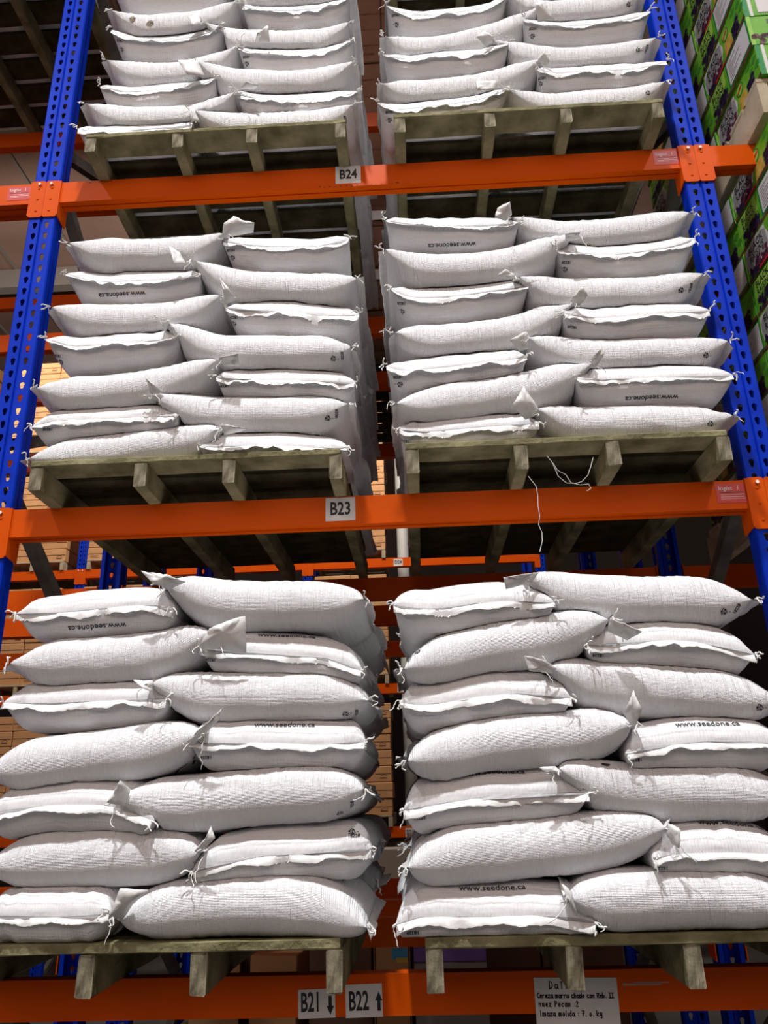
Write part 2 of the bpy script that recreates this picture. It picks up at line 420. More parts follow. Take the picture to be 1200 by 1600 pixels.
def label_plate(parent, x, z, w, h, parts, name='location_label', px=None, rot=0.0):
    """white label stuck on a beam, parent-space; parts = list of (name, verts/faces, material)"""
    mb = MB(); mb.box((-w/2, -0.0007, -h/2), (w/2, 0.0, h/2))
    o = mb.build(name, M['paper'], parent, (x, -0.0002, z)); o.rotation_euler = (0, rot, 0)
    for n, vf, m in parts: flat_on(n, vf, (0, -0.0011, 0), (1, 0, 0), (0, 0, 1), m, o)
    return o
def arrow(dx, dy, s, up):
    k = 1 if up else -1
    pts = [(-0.16, -0.5*k), (0.16, -0.5*k), (0.16, 0.02*k), (0.36, 0.02*k), (0, 0.5*k), (-0.36, 0.02*k), (-0.16, 0.02*k)]
    return [(dx+x*s*0.62, dy+y*s) for x, y in pts], [tuple(range(7))]
def sticker(parent, x, z):
    mb = MB(); w, h = 0.098, 0.066
    mb.box((-w/2, -0.0007, -h/2), (w/2, 0, h/2))
    o = mb.build('maker_sticker', M['sticker'], parent, (x, -0.0002, z))
    flat_on('lettering', merge(shift(text_cached('logist', 0.021), -0.018, 0.017), shift(text_cached('l', 0.021), 0.022, 0.018)), (0, -0.0011, 0), (1, 0, 0), (0, 0, 1), M['white_print'], o)
    flat_on('fine_print', merge(rect(-0.036, -0.0055, 0.040, -0.0045), rect(-0.036, -0.0135, 0.038, -0.012), rect(-0.036, -0.0195, 0.042, -0.0185)), (0, -0.0011, 0), (1, 0, 0), (0, 0, 1), M['white_print'], o)
    flat_on('underline', rect(-0.036, 0.0015, 0.036, 0.0035), (0, -0.0011, 0), (1, 0, 0), (0, 0, 1), M['ink'], o)
def chips(parent, spots):
    mb = MB()
    for x, z, r in spots:
        n = 7
        ring = [(x+r*RNG.uniform(.6, 1.5)*math.cos(2*math.pi*k/n), -0.0004, z+r*RNG.uniform(.35, .8)*math.sin(2*math.pi*k/n)) for k in range(n)]
        mb.add(ring, [tuple(range(n))])
    mb.build('paint_chips', M['chip'], parent)

XC = (POSTS[1]+POSTS[2])/2
side = {0: 'left bay', 1: 'sack bay', 2: 'right bay'}
lvname = {'22': 'B21 and B22', '23': 'B23', '24': 'B24', '25': 'the top level'}
front = {}
for b in range(3):
    for lv in ('22', '23', '24', '25'):
        if lv == '25' and b != 1: continue
        nm = {'22': 'lowest', '23': 'second', '24': 'third', '25': 'topmost'}[lv]
        if b == 1: lab = {'22': 'dark orange front beam marked B21 and B22 with a handwritten note', '23': 'orange front beam marked B23 under the middle sack stacks',
                          '24': 'orange front beam marked B24 under the upper sack stacks', '25': 'orange front beam above the topmost sack stacks'}[lv]
        else: lab = 'orange front beam of the %s, %s level, beside the blue post' % (side[b], nm)
        t, L = rack_beam(POSTS[b], POSTS[b+1], RACK_Y, LEVEL[lv], lab)
        front[(b, lv)] = t
        if lv in ('23', '24') and b < 2: sticker(t, L/2-0.052, -0.043)
for b in range(3):
    for lv in ('22', '23', '24', '25'):
        nm = {'22': 'lowest', '23': 'second', '24': 'third', '25': 'fourth'}[lv]
        rack_beam(POSTS[b], POSTS[b+1], RACK_Y+1.06, LEVEL[lv], 'shaded orange rear beam of the near rack, %s, %s level' % (side[b], nm), True)
t = front[(1, '24')]
label_plate(t, -0.192-XC, -0.0405, 0.098, 0.083, [('lettering', text_cached('B24', 0.062, 0.0016, 0.72), M['ink'])])
chips(t, [(-0.30+i*0.02-XC+RNG.uniform(-.006, .006), -0.094+RNG.uniform(-.002, .002), RNG.uniform(.002, .005)) for i in range(18)] + [(-1.22-XC+i*0.012, -0.007+RNG.uniform(-.003, .003), RNG.uniform(.002, .005)) for i in range(9)])
t = front[(1, '23')]
label_plate(t, -0.230-XC, -0.044, 0.097, 0.080, [('lettering', text_cached('B23', 0.062, 0.0016, 0.72), M['ink'])])
t = front[(1, '22')]
label_plate(t, -0.301-XC, -0.066, 0.098, 0.066, [('lettering', shift(text_cached('B21', 0.062, 0.0014, 0.56), -0.016, 0.002), M['ink']), ('arrow', arrow(0.036, -0.005, 0.044, False), M['ink'])], rot=-0.02)
label_plate(t, -0.176-XC, -0.061, 0.097, 0.076, [('lettering', shift(text_cached('B22', 0.062, 0.0014, 0.56), -0.014, -0.002), M['ink']), ('arrow', arrow(0.039, -0.002, 0.044, True), M['ink'])], rot=-0.02)
# handwriting, built from pen strokes (unit em, baseline 0, x-height .5)
G = {'D': [[(0,0),(0,.85),(.3,.75),(.45,.42),(.3,.08),(0,0)]], 'a': [[(.4,.45),(.1,.5),(0,.2),(.15,0),(.35,.12),(.4,.48),(.42,.05),(.5,0)]],
 't': [[(.2,.8),(.2,0)], [(0,.78),(.45,.8)]], 'i': [[(.1,.5),(.1,0)]], 'l': [[(.05,.85),(.05,0)]], 'C': [[(.45,.75),(.2,.85),(0,.45),(.15,.05),(.42,.05)]],
 'e': [[(0,.25),(.35,.3),(.25,.5),(.05,.4),(.05,.08),(.35,.02)]], 'r': [[(0,.5),(.03,0)], [(.02,.35),(.3,.5)]], 'z': [[(0,.5),(.38,.5),(0,.02),(.4,.02)]],
 'm': [[(0,0),(0,.5),(.2,.45),(.22,0)], [(.22,.4),(.42,.48),(.46,0)]], 'c': [[(.36,.46),(.1,.48),(0,.2),(.15,.02),(.36,.06)]], 'h': [[(0,.85),(0,0)], [(0,.4),(.3,.45),(.33,0)]],
 'd': [[(.35,.85),(.36,0)], [(.36,.4),(.08,.45),(0,.15),(.2,0),(.36,.12)]], 'o': [[(.18,.5),(0,.25),(.15,0),(.35,.15),(.32,.42),(.18,.5)]], 'n': [[(0,0),(0,.5)], [(0,.42),(.3,.46),(.32,0)]],
 'R': [[(0,0),(0,.8),(.35,.7),(.3,.45),(0,.4),(.4,0)]], 'b': [[(0,.85),(0,0),(.3,.08),(.3,.35),(0,.4)]], '.': [[(.1,.02),(.13,.04)]], 'I': [[(.2,.8),(.2,0)], [(0,.8),(.42,.8)], [(0,0),(.42,0)]],
 'u': [[(0,.5),(.02,.05),(.3,.08),(.32,.5),(.34,0)]], 'P': [[(0,0),(0,.82),(.34,.72),(.3,.42),(0,.38)]], ':': [[(.1,.42),(.12,.45)], [(.1,.06),(.12,.09)]], '2': [[(0,.65),(.2,.82),(.36,.62),(0,.02),(.42,.02)]],
 '7': [[(0,.8),(.4,.8),(.15,0)], [(.05,.42),(.38,.42)]], '0': [[(.2,.5),(.02,.25),(.18,.0),(.36,.22),(.2,.5)]], 'k': [[(0,.85),(0,0)], [(.35,.5),(.02,.25),(.36,0)]], 'g': [[(.35,.5),(.05,.48),(.05,.12),(.35,.15)], [(.36,.5),(.34,-.25),(.1,-.28)]],
 'p': [[(0,.5),(0,-.3)], [(0,.45),(.3,.45),(.3,.1),(0,.05)]]}
def handwrite(lines):
    segs = []
    for txt, x, y, h, adv in lines:
        for ch in txt:
            if ch in G:
                for ln in G[ch]: segs.append([(x+p[0]*h*0.92, y+p[1]*h+RNG.uniform(-.0003, .0003)) for p in ln])
            x += adv*(0.55 if ch in 'il.:' else 1.25 if ch == 'm' else 0.8 if ch == ' ' else 1.0)
    return stroke_polys(segs, 0.0027)
label_plate(t, 0.378-XC, -0.096, 0.215, 0.158, [('handwriting', handwrite([
    ('Datil', -0.068, 0.0535, 0.0200, 0.0140), ('Cereza marru chado con Reb. II', -0.101, 0.033, 0.0135, 0.0069),
    ('nuez Pecan :2', -0.098, 0.0135, 0.0140, 0.0086), ('linaza molida : 7. 0. kg', -0.096, -0.008, 0.0145, 0.0080)]), M['ink'])], name='handwritten_note', rot=0.015)

flat_on('scuff_mark', merge(rect(0.5-XC, -0.038, 0.60-XC, -0.0325), rect(0.53-XC, -0.0335, 0.62-XC, -0.030)), (0, -0.0004, 0), (1, 0, 0), (0, 0, 1), M['scuff'], front[(1, '22')])

# ------------------------------------------------------------------ racks behind
CY, DY = 3.90, 8.05
CP = (-3.885, -1.378, 1.128)
for i in (1, 2):
    rack_frame(POSTS[i], CY, 'blue frame of the rack standing back to back, %s of the gap' % ('left' if i == 1 else 'right'), 1.02, 0.03)
for b in (0, 1):
    for lv in ('22', '23', '24', '25'):
        nm = {'22': 'lowest', '23': 'second', '24': 'third', '25': 'fourth'}[lv]
        for y, bk, w in ((CY, False, 'near'), (CY+1.02, True, 'far')):
            rack_beam(CP[b], CP[b+1], y, LEVEL[lv], 'dark red %s beam of the back-to-back rack, %s, %s level' % (w, side[b], nm), bk)
DP = (-6.160, -3.654, -1.148, 1.358)
DL = {'22': 1.42, '23': 2.78, '24': 4.12, '25': 5.47}
for i in (1, 2, 3):
    rack_frame(DP[i], DY, 'distant blue rack frame across the next aisle, %s' % {1: 'seen at the left under beam B23', 2: 'second from the left', 3: 'third from the left'}[i], 1.02, 0.03)
dl = {}
for b in range(3):
    for lv in ('22', '23', '24', '25'):
        nm = {'22': 'D21 level', '23': 'D23 level', '24': 'D24 level', '25': 'level over D24'}[lv]
        dl[(b, lv)] = rack_beam(DP[b], DP[b+1], DY, DL[lv], 'distant orange beam across the next aisle, %s, %s' % (side[b] if b else 'far left bay', nm))[0]
xc = (DP[2]+DP[3])/2
label_plate(dl[(2, '24')], -0.165-xc, -0.052, 0.098, 0.080, [('lettering', text_cached('D24', 0.062, 0.0012, 0.72), M['ink'])])
label_plate(dl[(2, '23')], -0.165-xc, -0.052, 0.098, 0.080, [('lettering', text_cached('D23', 0.062, 0.0012, 0.72), M['ink'])])
label_plate(dl[(2, '22')], -0.125-xc, -0.056, 0.11, 0.082, [('lettering', shift(text_cached('D21', 0.058, 0.0012, 0.62), -0.014, 0), M['ink']), ('arrow', arrow(0.038, 0, 0.05, False), M['ink'])])
label_plate(dl[(2, '22')], 0.01-xc, -0.056, 0.11, 0.082, [('lettering', shift(text_cached('D22', 0.058, 0.0012, 0.62), -0.014, 0), M['ink']), ('arrow', arrow(0.038, 0, 0.05, True), M['ink'])])

# ------------------------------------------------------------------ pallets
def plank(L, w, h, segs, jit, axis='x'):
    """board along x (0..L) with worn, uneven edges; y 0..w, z 0..h"""
    c = min(0.003, h*0.2); prof = [(c, 0), (w-c, 0), (w, c), (w, h-c), (w-c, h), (c, h), (0, h-c), (0, c)]
    v = []; f = []
    for i in range(segs+1):
        for (a, b) in prof:
            q = [L*i/segs + (RNG.uniform(-jit, jit)*1.2 if i in (0, segs) else 0), a+RNG.uniform(-jit, jit), b+RNG.uniform(-jit, jit)]
            v.append(tuple(q) if axis == 'x' else (q[1], q[0], q[2]))
    for i in range(segs):
        for k in range(8):
            q = (i*8+k, i*8+(k+1) % 8, (i+1)*8+(k+1) % 8, (i+1)*8+k)
            f.append(q[::-1] if axis == 'x' else q)
    e0, e1 = tuple(range(8)), tuple(range(segs*8, segs*8+8))
    f += [e0, e1[::-1]] if axis == 'x' else [e0[::-1], e1]
    return v, f
def pallet_parts(W=0.985, Dp=1.22, sh=0.088, bt=0.021, m='wood', offs=(0.0, 0.332, 0.612, 0.945), seed=1):
    global RNG
    keep = RNG; RNG = random.Random(seed)
    parts = []
    y = 0.0; k = 0
    while y < Dp-0.05:
        w = 0.118 if k else 0.105
        mb = MB(); mb.add(*plank(W+RNG.uniform(-.008, .004), w, bt, 14, 0.0011, 'x'))
        parts.append(('deck_board', mb.mesh('deck_board', M['wood_shaded' if m == 'wood' and k else m]), (0, y, sh))); y += w + (0.036 if k else 0.032); k += 1
    for o in offs:
        mb = MB(); mb.add(*plank(Dp-0.01, 0.040, sh, 8, 0.0016, 'y'))
        me = mb.mesh('stringer', M[m])
        if m == 'wood':
            me.materials.append(M['wood_end']); me.polygons[len(me.polygons)-2].material_index = 1; me.polygons[len(me.polygons)-1].material_index = 1
        parts.append(('stringer', me, (o, 0.002, 0)))
    RNG = keep
    return parts
PAL = {}
def pallet(x, y, z, label, kind='wood', group='wooden pallets under the sacks', seed=1, **kw):
    key = (kind, seed, tuple(sorted(kw.items())))
    if key not in PAL: PAL[key] = pallet_parts(m=kind, seed=seed, **kw)
    t = thing('wooden_pallet', label, 'pallet', (x, y, z), group=group)
    for n, me, loc in PAL[key]: link(n, me, t, loc)
    return t
STACKS = {  # left x, front y, deck top z of every pallet of sacks
 '22L': (-1.195, 2.130, 1.25), '22R': (-0.008, 2.110, 1.25), '23L': (-1.195, 2.192, 2.615), '23R': (-0.010, 2.180, 2.615),
 '24L': (-1.172, 2.205, 3.988), '24R': (-0.006, 2.195, 3.988)}
SNAME = {'22L': 'lower left', '22R': 'lower right', '23L': 'middle left', '23R': 'middle right', '24L': 'upper left', '24R': 'upper right'}
for i, (k, (x, y, z)) in enumerate(STACKS.items()):
    sh = {'22': 0.094, '23': 0.080, '24': 0.066}[k[:2]]; bt = {'22': 0.024, '23': 0.021, '24': 0.020}[k[:2]]
    pallet(x, y, z, 'grey-green weathered pallet carrying the %s stack of white sacks' % SNAME[k], seed=i+1, sh=sh, bt=bt)
pallet(-2.46, 2.22, LEVEL['25'], 'dark pallet overhead at the top left, seen from below', seed=11, group='pallets overhead')

# ------------------------------------------------------------------ loose threads hanging from a pallet
def wiggle(p, d, n, step, amp, rng):
    pts = [Vector(p)]; d = Vector(d)
    for i in range(n):
        d = (d + Vector((rng.uniform(-amp, amp), rng.uniform(-amp, amp)*.5, rng.uniform(-amp, amp)*.6))).normalized()
        pts.append(pts[-1] + d*step)
    return pts
r2 = random.Random(5)
mb = MB()
pts = [at(x+r2.uniform(-1.5, 1.5), y, 2.16) for x, y in ((825, 744), (831, 752), (837, 760), (839, 775), (840, 790), (842, 806), (843, 820), (847, 832), (846, 845), (843, 862))]
mb.tube(pts, 0.0011, 4); tag(mb.build('loose_thread', M['thread']), 'single white thread dangling in front of the orange B23 beam', 'thread')
mb = MB()
pts = [at(x+r2.uniform(-2, 2), y+r2.uniform(-2, 2), 2.17) for x, y in ((853, 714), (862, 722), (868, 734), (874, 745), (886, 753), (898, 757), (908, 754), (918, 744), (925, 728), (928, 716))]
mb.tube(pts, 0.0011, 4)
pts = [at(x+r2.uniform(-2, 2), y+r2.uniform(-2, 2), 2.168) for x, y in ((862, 722), (872, 733), (884, 741), (893, 752), (906, 756), (918, 757), (924, 764), (919, 769), (917, 765))]
mb.tube(pts, 0.0011, 4); tag(mb.build('loose_thread', M['thread']), 'tangled loop of white thread hanging under the middle right pallet', 'thread')

# front sacks: type and midline, read off the photograph; layer 1 is the lowest, left sack first
ROWS = {
 '22L': {
  7: [('S', [(21,958),(72,957),(135,951),(190,944),(232,943),(272,952)]), ('L', [(258,912),(330,938),(430,940),(510,940),(568,937)])],
  6: [('L', [(16,1037),(80,1030),(160,1026),(240,1018),(325,990)]), ('S', [(308,1012),(381,1019),(453,1021),(512,1027),(565,1048)])],
  5: [('S', [(-2,1097),(72,1101),(149,1093),(251,1092),(258,1093)]), ('L', [(237,1068),(300,1085),(400,1085),(500,1083),(576,1094)])],
  4: [('L', [(-25,1205),(60,1190),(150,1179),(230,1170),(310,1150)]), ('S', [(293,1160),(373,1162),(432,1160),(507,1165),(572,1159)])],
  3: [('S', [(-30,1278),(0,1270),(80,1258),(149,1257),(171,1258),(240,1284)]), ('L', [(188,1250),(260,1258),(340,1252),(450,1240),(567,1234)])],
  2: [('L', [(-30,1355),(60,1347),(150,1343),(230,1340),(308,1334)]), ('S', [(296,1364),(333,1351),(413,1339),(493,1336),(581,1328)])],
  1: [('S', [(-35,1434),(0,1435),(80,1436),(139,1435),(171,1428)]), ('L', [(184,1438),(270,1422),(370,1418),(480,1420),(573,1450)])],
 },
 '22R': {
  7: [('S', [(613,945),(659,953),(720,947),(771,938),(827,938),(869,942)]), ('L', [(825,902),(890,922),(985,929),(1080,930),(1178,936)])],
  6: [('L', [(632,1046),(690,1025),(770,1008),(860,992),(950,968)]), ('S', [(917,1006),(981,1005),(1045,997),(1107,1001),(1185,1022)])],
  5: [('S', [(623,1097),(667,1102),(760,1085),(827,1083),(896,1091)]), ('L', [(862,1042),(940,1066),(1040,1073),(1130,1080),(1225,1095)])],
  4: [('L', [(638,1190),(700,1175),(780,1160),(890,1150),(987,1133)]), ('S', [(979,1179),(1021,1167),(1101,1160),(1200,1160),(1235,1165)])],
  3: [('S', [(628,1267),(680,1259),(760,1245),(840,1244),(923,1240)]), ('L', [(876,1203),(950,1230),(1060,1240),(1150,1240),(1245,1245)])],
  2: [('L', [(638,1356),(710,1340),(800,1329),(920,1318),(1041,1294)]), ('S', [(1020,1345),(1067,1335),(1147,1333),(1245,1338)])],
  1: [('S', [(617,1448),(664,1433),(760,1436),(840,1432),(917,1440),(934,1444)]), ('L', [(893,1405),(960,1412),(1060,1409),(1150,1409),(1255,1412)])],
 },
 '23L': {
  7: [('L', [(110,382),(170,386),(230,385),(290,383),(348,368)]), ('S', [(347,374),(395,379),(437,380),(495,381),(546,370)])],
  6: [('S', [(100,424),(150,435),(220,431),(270,429),(311,426)]), ('L', [(305,408),(360,435),(440,438),(500,440),(557,436)])],
  5: [('L', [(82,481),(140,490),(200,491),(270,485),(343,464)]), ('S', [(350,477),(405,480),(450,479),(505,487),(562,488)])],
  4: [('S', [(72,529),(110,540),(180,534),(245,529),(280,525)]), ('L', [(262,508),(330,540),(420,541),(490,543),(548,545)])],
  3: [('L', [(58,608),(110,608),(170,603),(250,592),(339,565)]), ('S', [(335,587),(372,589),(450,589),(512,592),(555,596)])],
  2: [('S', [(47,664),(85,650),(160,650),(230,645),(277,648)]), ('L', [(243,618),(310,636),(400,636),(480,636),(543,630)])],
  1: [('L', [(42,714),(100,702),(170,692),(260,683),(340,668)]), ('S', [(310,694),(375,691),(440,690),(500,694),(546,697)])],
 },
 '23R': {
  7: [('S', [(601,344),(652,349),(727,350),(780,350),(812,347)]), ('L', [(802,338),(870,353),(935,352),(1010,346),(1078,330)])],
  6: [('L', [(602,392),(660,412),(730,411),(810,398),(890,370)]), ('S', [(870,385),(922,392),(985,391),(1047,382),(1089,369)])],
  5: [('S', [(610,447),(645,460),(715,455),(790,446),(828,440)]), ('L', [(812,432),(880,448),(960,448),(1040,442),(1098,427)])],
  4: [('L', [(617,518),(680,522),(740,516),(820,502),(893,474)]), ('S', [(880,489),(935,494),(1010,489),(1072,485),(1110,485)])],
  3: [('S', [(602,570),(622,577),(690,570),(765,561),(825,555)]), ('L', [(824,525),(890,542),(985,542),(1070,541),(1138,531)])],
  2: [('L', [(620,632),(680,622),(745,613),(830,598),(922,570)]), ('S', [(900,592),(947,590),(1035,586),(1110,587),(1147,586)])],
  1: [('S', [(622,667),(660,669),(740,662),(802,657),(845,657)]), ('L', [(838,637),(900,650),(990,651),(1080,649),(1146,647)])],
 },
 '24L': {
  7: [('S', [(172,-28),(210,-16),(260,-15),(320,-20),(362,-35)]), ('L', [(330,-32),(380,-15),(440,-16),(500,-18),(546,-34)])],
  6: [('L', [(176,19),(220,31),(270,29),(320,20),(372,2)]), ('S', [(377,5),(405,11),(470,10),(524,3),(548,-9)])],
  5: [('S', [(171,41),(197,55),(240,57),(294,51),(348,35)]), ('L', [(320,32),(370,50),(440,50),(500,48),(544,33)])],
  4: [('L', [(165,90),(215,100),(265,98),(320,90),(370,66)]), ('S', [(370,69),(405,76),(461,76),(513,71),(553,56)])],
  3: [('S', [(155,132),(201,139),(262,132),(305,128),(337,119)]), ('L', [(308,97),(360,115),(440,117),(500,115),(551,99)])],
  2: [('L', [(133,161),(190,175),(250,173),(310,167),(366,146)]), ('S', [(366,139),(401,149),(461,149),(513,144),(559,140)])],
  1: [('S', [(119,198),(165,200),(220,197),(270,194),(300,191)]), ('L', [(303,172),(360,184),(440,182),(500,178),(552,163)])],
 },
 '24R': {
  5: [('S', [(602,2),(641,14),(688,12),(753,3),(793,-11)]), ('L', [(795,-12),(850,4),(910,3),(960,-2),(1000,-10)])],
  4: [('L', [(601,53),(650,60),(700,55),(770,38),(840,8)]), ('S', [(817,28),(865,36),(930,32),(984,25),(1017,15)])],
  3: [('S', [(598,85),(641,90),(699,83),(753,81),(795,67)]), ('L', [(770,58),(840,75),(908,75),(970,70),(1026,55)])],
  2: [('L', [(597,130),(650,131),(710,124),(780,112),(843,90)]), ('S', [(839,106),(882,108),(941,104),(995,102),(1043,93)])],
  1: [('S', [(589,156),(612,164),(688,157),(753,147),(794,134)]), ('L', [(795,137),(860,150),(930,146),(990,140),(1040,124)])],
 },
}

# ------------------------------------------------------------------ sacks
FLAPS = {  # loose paper-like mouth of a sack beside its neighbour: outline in photograph pixels, base last
 ('22L',7): [(262,921),(238,911),(221,893),(245,896),(264,899),(290,909)], ('22L',6): [(310,1011),(328,982),(352,971),(383,962),(385,1020)],
 ('22L',5): [(239,1082),(222,1075),(208,1063),(238,1064)], ('22L',4): [(302,1148),(325,1128),(346,1107),(343,1122),(314,1154)],
 ('22L',3): [(196,1259),(166,1254),(178,1238),(187,1220),(204,1232)], ('22L',2): [(304,1329),(322,1310),(331,1291),(336,1310),(312,1333)],
 ('22L',1): [(190,1438),(172,1431),(180,1408),(188,1388),(231,1390),(208,1412)],
 ('22R',7): [(830,910),(790,920),(786,902),(812,898),(842,894)], ('22R',6): [(949,985),(953,966),(976,974),(1003,987),(980,1000)],
 ('22R',5): [(862,1052),(826,1048),(820,1025),(848,1030),(870,1044)], ('22R',4): [(974,1114),(983,1096),(990,1078),(1003,1108),(990,1140)],
 ('22R',3): [(878,1208),(850,1207),(842,1199),(868,1198)], ('22R',2): [(1042,1303),(1045,1287),(1064,1297),(1062,1326),(1050,1318)],
 ('22R',1): [(902,1431),(888,1406),(877,1381),(893,1394)],
 ('23L',7): [(346,372),(350,349),(365,338),(382,345),(397,348),(396,363)], ('23L',6): [(291,413),(271,412),(264,385),(280,394)],
 ('23L',5): [(352,476),(348,452),(343,433),(358,452),(369,468)], ('23L',4): [(258,520),(253,504),(266,499)],
 ('23L',3): [(349,571),(342,559),(372,552),(374,572)], ('23L',2): [(236,616),(228,590),(242,602),(256,613)], ('23L',1): [(350,679),(345,663),(366,666),(386,670),(376,674)],
 ('23R',7): [(790,345),(773,340),(777,325),(797,315),(799,336)], ('23R',6): [(884,376),(882,365),(906,362),(905,373)],
 ('23R',5): [(800,435),(776,431),(789,420),(803,428)], ('23R',4): [(890,470),(900,458),(909,447),(919,461),(905,479)],
 ('23R',3): [(812,548),(795,530),(822,518),(826,545)], ('23R',2): [(920,563),(930,553),(938,544),(944,553),(930,576)], ('23R',1): [(821,656),(801,632),(810,618),(818,604),(832,624),(845,646)],
 ('24L',5): [(318,39),(300,41),(294,27),(312,21)], ('24L',4): [(398,66),(401,52),(418,40),(422,65)], ('24L',3): [(321,121),(292,116),(278,95),(307,92)],
 ('24L',2): [(375,138),(385,127),(404,133),(398,139)], ('24L',1): [(312,191),(299,188),(296,172),(303,170)],
 ('24R',4): [(840,34),(836,6),(848,1),(866,31)], ('24R',3): [(758,73),(745,58),(756,48),(772,58)], ('24R',2): [(840,92),(850,80),(859,96),(850,105)], ('24R',1): [(775,141),(746,141),(744,127),(775,126)],
}
PRINTS = {}  # (stack, layer, type) -> [(kind, px, py, turn in degrees)]
def _p(st, ly, ty, *a): PRINTS[(st, ly, ty)] = a
_p('22L',7,'S',('url',152,979,180)); _p('22L',6,'S',('url',448,994,0),('code',329,1031,180)); _p('22L',5,'S',('url',138,1066,0))
_p('22L',4,'S',('url',445,1133,0),('code',322,1183,180)); _p('22L',5,'L',('tri',540,1115,10),('code',557,1114,80)); _p('22L',4,'L',('tri',6,1178,20),('swoosh',296,1192,0))
_p('22L',3,'L',('tri',531,1270,10),('code',550,1258,85)); _p('22L',2,'S',('code',553,1306,0),('tri',550,1299,0))
_p('22R',7,'L',('tri',1131,955,0),('code',1151,951,60)); _p('22R',6,'L',('tri',653,1019,-150),('code',641,1029,-120)); _p('22R',6,'S',('url',1045,970,0),('code',935,1024,180))
_p('22R',5,'L',('tri',1187,1105,5)); _p('22R',4,'S',('url',1105,1131,0),('code',994,1187,180)); _p('22R',3,'S',('url',770,1206,0),('code',656,1278,180))
_p('22R',2,'S',('url',1142,1287,0),('code',1034,1356,180)); _p('22R',1,'S',('url',769,1388,0),('code',645,1457,180)); _p('22R',3,'L',('dash',946,1195,0))
_p('23L',7,'S',('code',361,391,180),('tri',364,403,180)); _p('23L',5,'S',('code',365,496,180),('tri',366,506,180)); _p('23L',4,'S',('code',90,556,180),('tri',96,566,180))
_p('23L',4,'L',('tri',521,560,0),('code',535,557,90)); _p('23L',2,'S',('code',75,671,180)); _p('23L',2,'L',('tri',512,653,0),('code',526,647,85)); _p('23L',3,'S',('code',350,603,180)); _p('23L',6,'S',('url',190,460,180))
_p('23R',7,'S',('url',706,383,180)); _p('23R',5,'S',('code',627,474,180),('tri',629,487,180)); _p('23R',6,'S',('code',885,410,180),('tri',883,421,180)); _p('23R',5,'L',('tri',1064,453,0),('code',1079,450,75))
_p('23R',4,'S',('code',894,511,180)); _p('23R',3,'S',('code',622,589,180),('tri',625,601,180)); _p('23R',3,'L',('tri',1103,555,0)); _p('23R',2,'S',('url',1017,621,180)); _p('23R',1,'S',('code',632,689,180))
_p('23R',1,'L',('tri',1110,662,0))
_p('24L',5,'S',('code',187,64,160),('tri',191,78,160)); _p('24L',4,'S',('code',385,89,180),('tri',386,100,180)); _p('24L',1,'L',('code',540,188,90)); _p('24L',6,'L',('stain',207,30,0),('stain',234,36,0))
_p('24R',5,'S',('code',618,24,180),('tri',620,39,180)); _p('24R',4,'S',('code',833,45,180),('tri',832,57,180)); _p('24R',3,'L',('tri',997,78,0),('code',1010,77,75)); _p('24R',2,'S',('code',847,122,180),('tri',845,131,180))
_p('24R',1,'S',('code',609,175,180),('tri',609,188,180)); _p('24R',1,'L',('tri',1012,145,0)); _p('24R',5,'L',('tri',982,7,0))

def tri_mark(s=0.020):
    """recycling triangle of three bent arrows with a 5, and PP beside it"""
    k = s; P3 = [(-0.5*k, -0.32*k), (0.5*k, -0.32*k), (0, 0.55*k)]
    lines = []
    for i in range(3):
        a, b = P3[i], P3[(i+1) % 3]
        q = lambda t: (a[0]+(b[0]-a[0])*t, a[1]+(b[1]-a[1])*t)
        lines.append([q(.12), q(.74)])
        d = (b[0]-a[0], b[1]-a[1]); n = (-d[1], d[0])
        lines.append([(q(.58)[0]+n[0]*.16, q(.58)[1]+n[1]*.16), q(.78), (q(.58)[0]-n[0]*.10, q(.58)[1]-n[1]*.10)])
    return merge(stroke_polys(lines, k*0.11), shift(text_cached('5', 0.009), 0, -0.001), shift(text_cached('PP', 0.006), 0.0155, -0.003))
def mark(kind):
    if kind == 'url': return text_cached('www.seedone.ca', 0.0245, 0.0003, 0.98)
    if kind == 'code': return text_cached('18228', 0.0125, 0.0003, 1.0)
    if kind == 'tri': return tri_mark()
    if kind == 'swoosh': return stroke_polys([[(-0.05,-0.022),(-0.035,0.002),(-0.01,0.014),(0.02,0.012),(0.035,0.004)], [(0.0,-0.03),(0.012,-0.012),(0.03,-0.004)], [(-0.10,-0.028),(-0.075,-0.022)]], 0.008)
    if kind == 'dash': return disc(0, 0, 0.012, 0.005)
    if kind == 'stain':
        n = 14; return [(0.017*RNG.uniform(.6, 1.25)*math.cos(2*math.pi*k/n), 0.012*RNG.uniform(.6, 1.25)*math.sin(2*math.pi*k/n)) for k in range(n)] + [(0, 0)], [(k, (k+1) % n, n) for k in range(n)]

